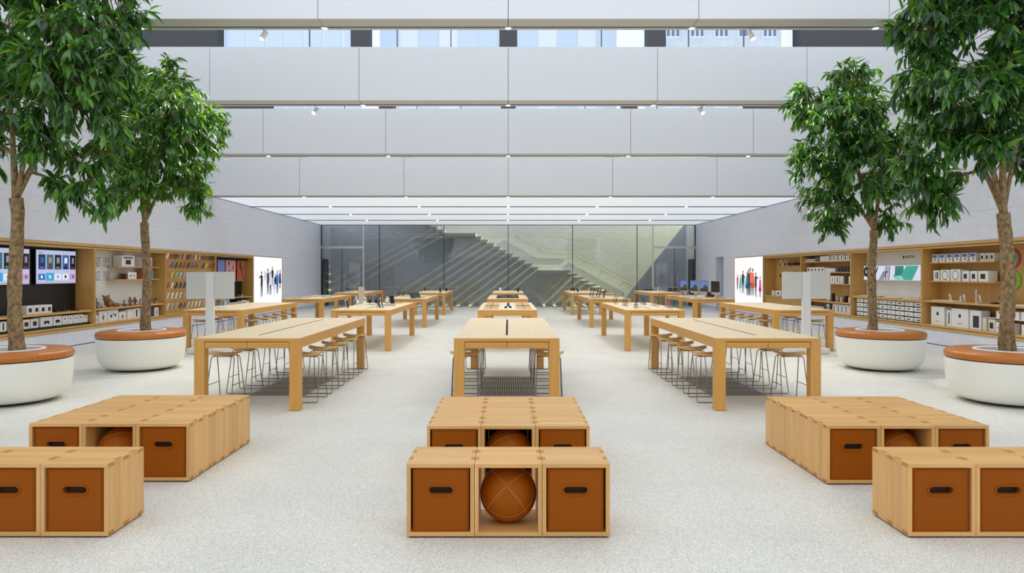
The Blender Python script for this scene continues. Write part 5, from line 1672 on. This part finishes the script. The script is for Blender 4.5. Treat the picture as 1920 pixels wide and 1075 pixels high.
def slab_flat(c, r, items, desc, m, group, name='tablet', cat='tablet', h=.012):
    T = on_table(c, r)
    for k, (px, Y, w, d) in enumerate(items):
        x = tx(px, Y)
        q = thing(name, '%s, %s from left, %s' % (desc, ORD[k], T) if len(items) > 1 else '%s on the %s' % (desc, T), cat, (x, Y, TZ), group)
        MB().rbox(x - w / 2, x + w / 2, Y - d / 2, Y + d / 2, TZ, TZ + h, h * .4, 2).build('body', m, q)
        MB().box(x - w / 2 + .02, x + w / 2 - .02, Y - d / 2 + .02, Y + d / 2 - .02, TZ + h - .001, TZ + h + .0008).build('screen', PLASTIC_K if m is not PLASTIC_K else INK, q)
def laptop(x, y, rz, m, label, group, scr=None, open_=1.9):
    q = thing('laptop', label, 'laptop', (x, y, TZ), group)
    M = Matrix.Translation((x, y, TZ)) @ Matrix.Rotation(rz, 4, 'Z')
    MB().rbox(-.15, .15, -.105, .105, 0, .012, .004, 2).xf(M).build('base', m, q)
    MB().box(-.135, .135, -.02, .09, .0115, .0128).xf(M).build('keyboard', CARDK, q)
    K = M @ Matrix.Translation((0, .105, .012)) @ Matrix.Rotation(-(open_ - PI / 2), 4, 'X')
    MB().rbox(-.15, .15, -.003, .004, .0, .205, .002, 2).xf(K).build('lid', m, q)
    MB().box(-.14, .14, -.0042, -.0025, .012, .195).xf(K).build('screen', scr or PLASTIC_K, q)
def desktop(x, y, rz, lit, label):
    q = thing('desktop_computer', label, 'computer', (x, y, TZ), 'desktop computers on the right table')
    M = Matrix.Translation((x, y, TZ)) @ Matrix.Rotation(rz, 4, 'Z') @ Matrix.Diagonal((1.15, 1.0, 1.18, 1))
    MB().rbox(-.10, .10, -.06, .11, 0, .008, .003, 2).xf(M).build('foot', ALU, q)
    MB().prism([(.075, .006), (.085, .006), (.035, .22), (.026, .22)], 'X', -.08, .08).xf(M).build('stand_arm', ALU, q)
    MB().rbox(-.29, .29, .0, .024, .10, .50, .008, 2).xf(M).build('housing', ALU, q)
    MB().box(-.285, .285, -.0015, .002, .17, .495).xf(M).build('bezel', PLASTIC_K, q)
    MB().box(-.27, .27, -.003, -.001, .185, .48).xf(M).build('screen', PLASTIC_K if not lit else ink('mountain_sky', '#5f86cf', .75), q)
    if lit:
        MB().prism([(-.27, .185), (.27, .185), (.27, .30), (.12, .39), (.03, .35), (-.09, .28), (-.27, .25)], 'Y', -.0042, -.003).xf(M).build('mountain_picture', ink('mountain', '#5a4636', .6), q)
        MB().prism([(-.27, .185), (.27, .185), (.27, .225), (-.05, .24), (-.27, .215)], 'Y', -.0052, -.0042).xf(M).build('forest_picture', ink('forest', '#2a2a20', .6), q)
# inner left, second table
c, r = 1, 1; T = on_table(c, r)
standing_phone(tx(652, 16.75), 16.75, TZ, .20, .14, 1.35, PLASTIC_W, 'white tablet on a stand seen edge on, near end of the ' + T, 'tablets on stands', .2, 'tablet', 'tablet')
headphones(Matrix.Translation((tx(668, 18.4), 18.4, TZ + .03)) @ Matrix.Rotation(.6, 4, 'Z'), 'white headphones on a stand, on the ' + T, 'headphones on stands', PLASTIC_W, PLASTIC_W, 1.0, .03)
q = thing('display_block', 'tall beige display block standing on the ' + T, 'display', (tx(678, 18.9), 18.9, TZ))
MB().rbox(tx(678, 18.9) - .085, tx(678, 18.9) + .075, 18.87, 18.93, TZ + .012, TZ + .47, .006, 2).build('block', mat('frosted_beige', '#cbbba8', .4), q)
MB().rbox(tx(678, 18.9) - .11, tx(678, 18.9) + .1, 18.8, 19.0, TZ, TZ + .012, .004, 2).build('base', PLASTIC_W, q)
q = thing('bottle_speaker', 'white tapered gadget with a dark eye beside the tall beige block', 'gadget', (tx(684, 17.9), 17.9, TZ))
MB().lathe([(0, TZ), (.06, TZ), (.055, TZ + .03), (.03, TZ + .2), (.025, TZ + .22), (0, TZ + .225)], tx(684, 17.9), 17.9, 18).build('body', PLASTIC_W, q)
MB().sphere((tx(684, 17.9) - .005, 17.87, TZ + .16), .022, 10, 8).build('eye', CARDK, q)
headphones(Matrix.Translation((tx(699.5, 17.8), 17.8, TZ + .05)) @ Matrix.Rotation(1.3, 4, 'Z'), 'black headphones on a stand, on the ' + T, 'headphones on stands', TANL, PLASTIC_K, 1.2, .05)
standing_phone(tx(712, 17.1), 17.1, TZ, .28, .2, 1.55, SPACE, 'dark tablet tilted on a stand, seen nearly edge on, on the ' + T, 'tablets on stands', .28, 'tablet', 'tablet')
standing_phone(tx(718, 16.85), 16.85, TZ, .25, .18, 1.6, PLASTIC_W, 'white tablet tilted beside the dark tablet on the ' + T, 'tablets on stands', .28, 'tablet', 'tablet')
q = thing('bottle_speaker', 'white bottle shaped gadget near the far end of the ' + T, 'gadget', (tx(726, 19.5), 19.5, TZ))
MB().lathe([(0, TZ), (.045, TZ), (.045, TZ + .09), (.022, TZ + .13), (.024, TZ + .19), (0, TZ + .195)], tx(726, 19.5), 19.5, 18).build('body', PLASTIC_W, q)
MB().lathe([(.0455, TZ + .01), (.046, TZ + .01), (.046, TZ + .03), (.0455, TZ + .03)], tx(726, 19.5), 19.5, 18).build('base_band', GREYINK, q)
standing_phone(tx(736, 19.2), 19.2, TZ, .22, .16, .9, PLASTIC_K, 'black tablet on a stand at the far right of the ' + T, 'tablets on stands', .2, 'tablet', 'tablet')
slab_flat(c, r, [(700, 18.6, .3, .2), (728, 17.9, .34, .22), (732, 18.5, .3, .2), (745, 19.5, .3, .2)], 'flat pale tablet', ALU, 'flat tablets')
# inner left, third and farthest tables
c, r = 1, 2
for k, (px, Y) in enumerate(((741, 26.0), (750, 26.3))):
    laptop(tx(px, Y), Y, -.9, TANL, 'tan covered laptop, %s from the left, on the %s' % (ORD[k], on_table(c, r)), 'laptops on the third inner left table', open_=2.2)
for k, (px, Y) in enumerate(((780, 23.4), (789, 24.3))):
    laptop(tx(px, Y), Y, 1.1, SPACE, 'open dark laptop, %s from the left, on the %s' % (ORD[k], on_table(c, r)), 'laptops on the third inner left table', open_=2.1)
slab_flat(c, r, [(760, 25.2, .3, .2), (775, 24.6, .25, .18), (806, 25.6, .3, .2)], 'flat pale tablet', ALU, 'flat tablets')
phones(1, 3, [(825.6, 30.4, .3), (837, 32.2, .3)], 'dark phone on a stand', PLASTIC_K, 'phones on the farthest inner left table', .18, .09)
phones(1, 3, [(797, 33.2, .8)], 'red phone on a stand', mat('red_phone', '#c2564e', .4), 'phones on the farthest inner left table', .18, .09)
phones(1, 3, [(804, 33.2, .8)], 'white phone on a stand', PLASTIC_W, 'phones on the farthest inner left table', .18, .09)
# left outer tables
slab_flat(0, 2, [(556, 23.3, .3, .22), (570, 24.2, .32, .22), (586, 25.0, .32, .22), (603, 25.6, .3, .22), (612, 24.4, .34, .22), (625, 25.8, .3, .2)], 'closed silver laptop', ALU, 'closed laptops', 'laptop', 'laptop', .016)
for k, (px, nm) in enumerate(((650, 'brown'), (656, 'blue'), (664, 'yellow'), (670.5, 'red'), (675.5, 'white'))):
    m_ = {'brown': MATS['brown_plastic'], 'blue': mat('blue_plastic', '#2e63b5', .35), 'yellow': mat('yellow_plastic', '#c8c03a', .35), 'red': MATS['red_plastic'], 'white': PLASTIC_W}[nm]
    Y = 32.9
    headphones(Matrix.Translation((tx(px, Y), Y, TZ + .03)) @ Matrix.Rotation(.9, 4, 'Z'), '%s headphones on a stand on the %s' % (nm, on_table(0, 3)), 'headphones on the farthest left table', m_, m_, .95, .03)
slab_flat(0, 3, [(640, 30.6, .34, .24), (658, 31.3, .3, .22), (690, 32.2, .3, .22), (703, 32.8, .3, .22)], 'flat pale tablet', ALU, 'flat tablets')
for (c, px, nm) in ((0, 417, 'left'), (4, 1489, 'right')):
    Y = 16.75
    x = tx(px, Y)
    q = thing('tissue_tray', 'small white rounded tray on the nearest %s outer table' % nm, 'tray', (x, Y, TZ), 'small white trays')
    MB().rbox(x - .125, x + .125, Y - .09, Y + .09, TZ, TZ + .055, .02, 3).build('tray', PLASTIC_W, q)
    MB().box(x - .08, x + .08, Y - .05, Y + .05, TZ + .0545, TZ + .0565).build('inset', GREYINK, q)
# inner right tables
T2 = 'phones on the second inner right table'
phones(3, 1, [(1150, 19.3, -1.66), (1154, 18.9, -1.66), (1167, 18.3, -1.66), (1170, 18.0, -1.66), (1173, 17.7, -1.66), (1189, 16.9, -1.66), (1192, 16.6, -1.66)], 'black upright phone', PLASTIC_K, T2, .22, .08)
phones(3, 1, [(1205, 19.0, 1.2), (1208, 18.7, 1.2), (1211, 18.4, 1.2)], 'dark grey upright phone', SPACE, T2, .21, .09)
phones(3, 1, [(1226, 18.2, 1.2), (1229.5, 17.9, 1.2), (1233.5, 17.6, 1.2)], 'gold upright phone', GOLD, T2, .21, .09)
phones(3, 1, [(1252.5, 17.1, 1.2), (1256, 16.8, 1.2), (1260, 16.5, 1.2)], 'rose orange upright phone', ROSE, T2, .22, .09)
T3 = 'tablets on the third inner right table'
phones(3, 2, [(1105.5, 25.4, -1.6), (1110.5, 25.0, -1.6), (1118, 24.6, -1.6), (1123, 24.2, -1.6), (1131, 23.6, -1.55)], 'black upright tablet', PLASTIC_K, T3, .30, .2, None, 'tablet', 'tablet')
phones(3, 2, [(1139, 26.4, 1.25), (1143, 26.0, 1.25), (1147, 25.6, 1.25), (1153, 25.0, 1.25), (1158, 24.6, 1.25)], 'gold upright tablet', GOLD, T3, .28, .18, GOLD, 'tablet', 'tablet')
slab_flat(3, 2, [(1108, 24.0, .34, .24), (1117, 23.4, .36, .24), (1168, 25.0, .34, .24)], 'flat pale tablet', ALU, 'flat tablets')
phones(3, 3, [(1076, 32.6, .2)], 'small red phone on a stand', MATS['red_phone'], 'phones on the farthest inner right table')
phones(3, 3, [(1071, 33.3, .2), (1083.5, 31.0, .2)], 'dark phone on a stand', PLASTIC_K, 'phones on the farthest inner right table')
# right outer tables
DT = on_table(4, 2)
for k, (px, Y, rz, lit) in enumerate(((1282, 26.3, -1.42, 1), (1301, 25.45, -1.42, 1), (1320, 24.6, -1.42, 1), (1341, 23.6, -1.42, 0))):
    desktop(tx(px, Y), Y, rz, lit, ['desktop computer with a mountain picture, farthest on the %s', 'desktop computer with a mountain picture, second from the far end, %s', 'desktop computer with a mountain picture, third from the far end, %s', 'desktop computer with a black screen on the %s'][k] % DT)
laptop(tx(1330, 24.0), 24.0, -.6, GOLD, 'gold laptop beside the black screen computer', 'laptops on the middle right table')
laptop(tx(1296, 26.6), 26.6, -.6, ALU, 'silver laptop between the far desktop computers', 'laptops on the middle right table')
slab_flat(4, 2, [(1268, 25.6, .3, .2), (1287, 24.3, .28, .2), (1308, 23.4, .3, .2), (1352, 23.3, .32, .22)], 'flat dark pad', SPACE, 'flat pads on the middle right table')
for k, (px, m_, nm) in enumerate(((1211, PLASTIC_K, 'black'), (1216.5, SPACE, 'dark grey'), (1222, CARDK, 'charcoal'), (1229, ALU, 'silver'), (1235, PLASTIC_W, 'white'))):
    Y = 31.6
    headphones(Matrix.Translation((tx(px, Y), Y, TZ + .03)) @ Matrix.Rotation(-.9, 4, 'Z'), '%s headphones on a stand on the %s' % (nm, on_table(4, 3)), 'headphones on the farthest right table', m_, m_, .95, .03)
for k, (px, Y) in enumerate(((1254, 31.4), (1263, 31.0))):
    laptop(tx(px, Y), Y, -.8, GOLD, 'open gold laptop, %s from the left, on the %s' % (ORD[k], on_table(4, 3)), 'laptops on the farthest right table')
slab_flat(4, 3, [(1243, 30.5, .3, .2), (1272, 30.3, .3, .2)], 'flat pale tablet', ALU, 'flat tablets')
# centre tables
BLUSH = mat('blush_tray', '#d9b3a0', .5)
T = on_table(2, 1)
for k in range(3):
    for s_, sn in ((-1, 'left'), (1, 'right')):
        Y = 16.5 + k * 1.15; x = -.02 + s_ * .40
        q = thing('watch_tray', 'long %s tray, %s from the front, %s side of the %s' % (['blush', 'tan', 'blush'][k], ORD[k], sn, T), 'tray', (x, Y, TZ), 'watch band trays on the centre table')
        MB().rbox(x - .19, x + .19, Y - .16, Y + .16, TZ, TZ + .02, .006, 2).build('tray', [BLUSH, TANL, BLUSH][k], q)
        MB().rbox(x - .16, x + .16, Y - .02, Y + .02, TZ + .02, TZ + .027, .002, 1).build('band', [ROSE, CARDK, ROSE][k], q)
        MB().rbox(x - .022, x + .022, Y - .025, Y + .025, TZ + .027, TZ + .037, .004, 2).build('watch_case', PLASTIC_K, q)
flat_tray(-.14, .12, 16.3, 18.9, TZ, .006, PLASTIC_W, 'white runner mat down the middle of the ' + T, None, 'mat', 'runner_mat')
for k, (x, Y) in enumerate(((-.06, 16.6), (.05, 16.7), (.0, 17.5), (.0, 18.5))):
    q = thing('wristwatch', 'black wristwatch on a puck, %s from the front, on the white runner mat' % ORD[k], 'watch', (x, Y, TZ + .0065), 'wristwatches on the runner mat')
    MB().cyl((x, Y), .04, TZ + .0065, TZ + .03, 16).build('puck', PLASTIC_K, q); MB().rbox(x - .02, x + .02, Y - .02, Y + .02, TZ + .03, TZ + .06, .006, 2).build('case', CARDK, q)
T = on_table(2, 2)
q = thing('glass_display', 'flush glass topped watch display in the %s' % T, 'display', (-.02, 25.0, TZ))
MB().box(-.40, .36, 23.35, 26.55, TZ, TZ + .006).build('tray', mat('grey_display_bed', '#8d9692', .5, var=.2, scale=8), q)
for i in range(5):
    for j in range(4):
        x, Y = -.33 + j * .205, 23.7 + i * .62
        MB().rbox(x - .035, x + .035, Y - .14, Y + .14, TZ + .006, TZ + .014, .003, 1).build('watch', [PLASTIC_K, ALU, CARDK][(i + j) % 3], q)
for a, b in ((-.415, -.40), (.36, .375)):
    MB().box(a, b, 23.33, 26.57, TZ, TZ + .012).build('edge', SPACE, q)
MB().box(-.40, .36, 23.35, 26.55, TZ + .018, TZ + .022).build('glass_lid', GLASS, q)
phones(2, 3, [(938, 31.4, .3)], 'white phone on a stand', PLASTIC_W, 'phones on the farthest centre table', .19, .09, PLASTIC_W)
phones(2, 3, [(971, 31.2, -.4)], 'black phone on a stand', PLASTIC_K, 'phones on the farthest centre table', .17, .09)
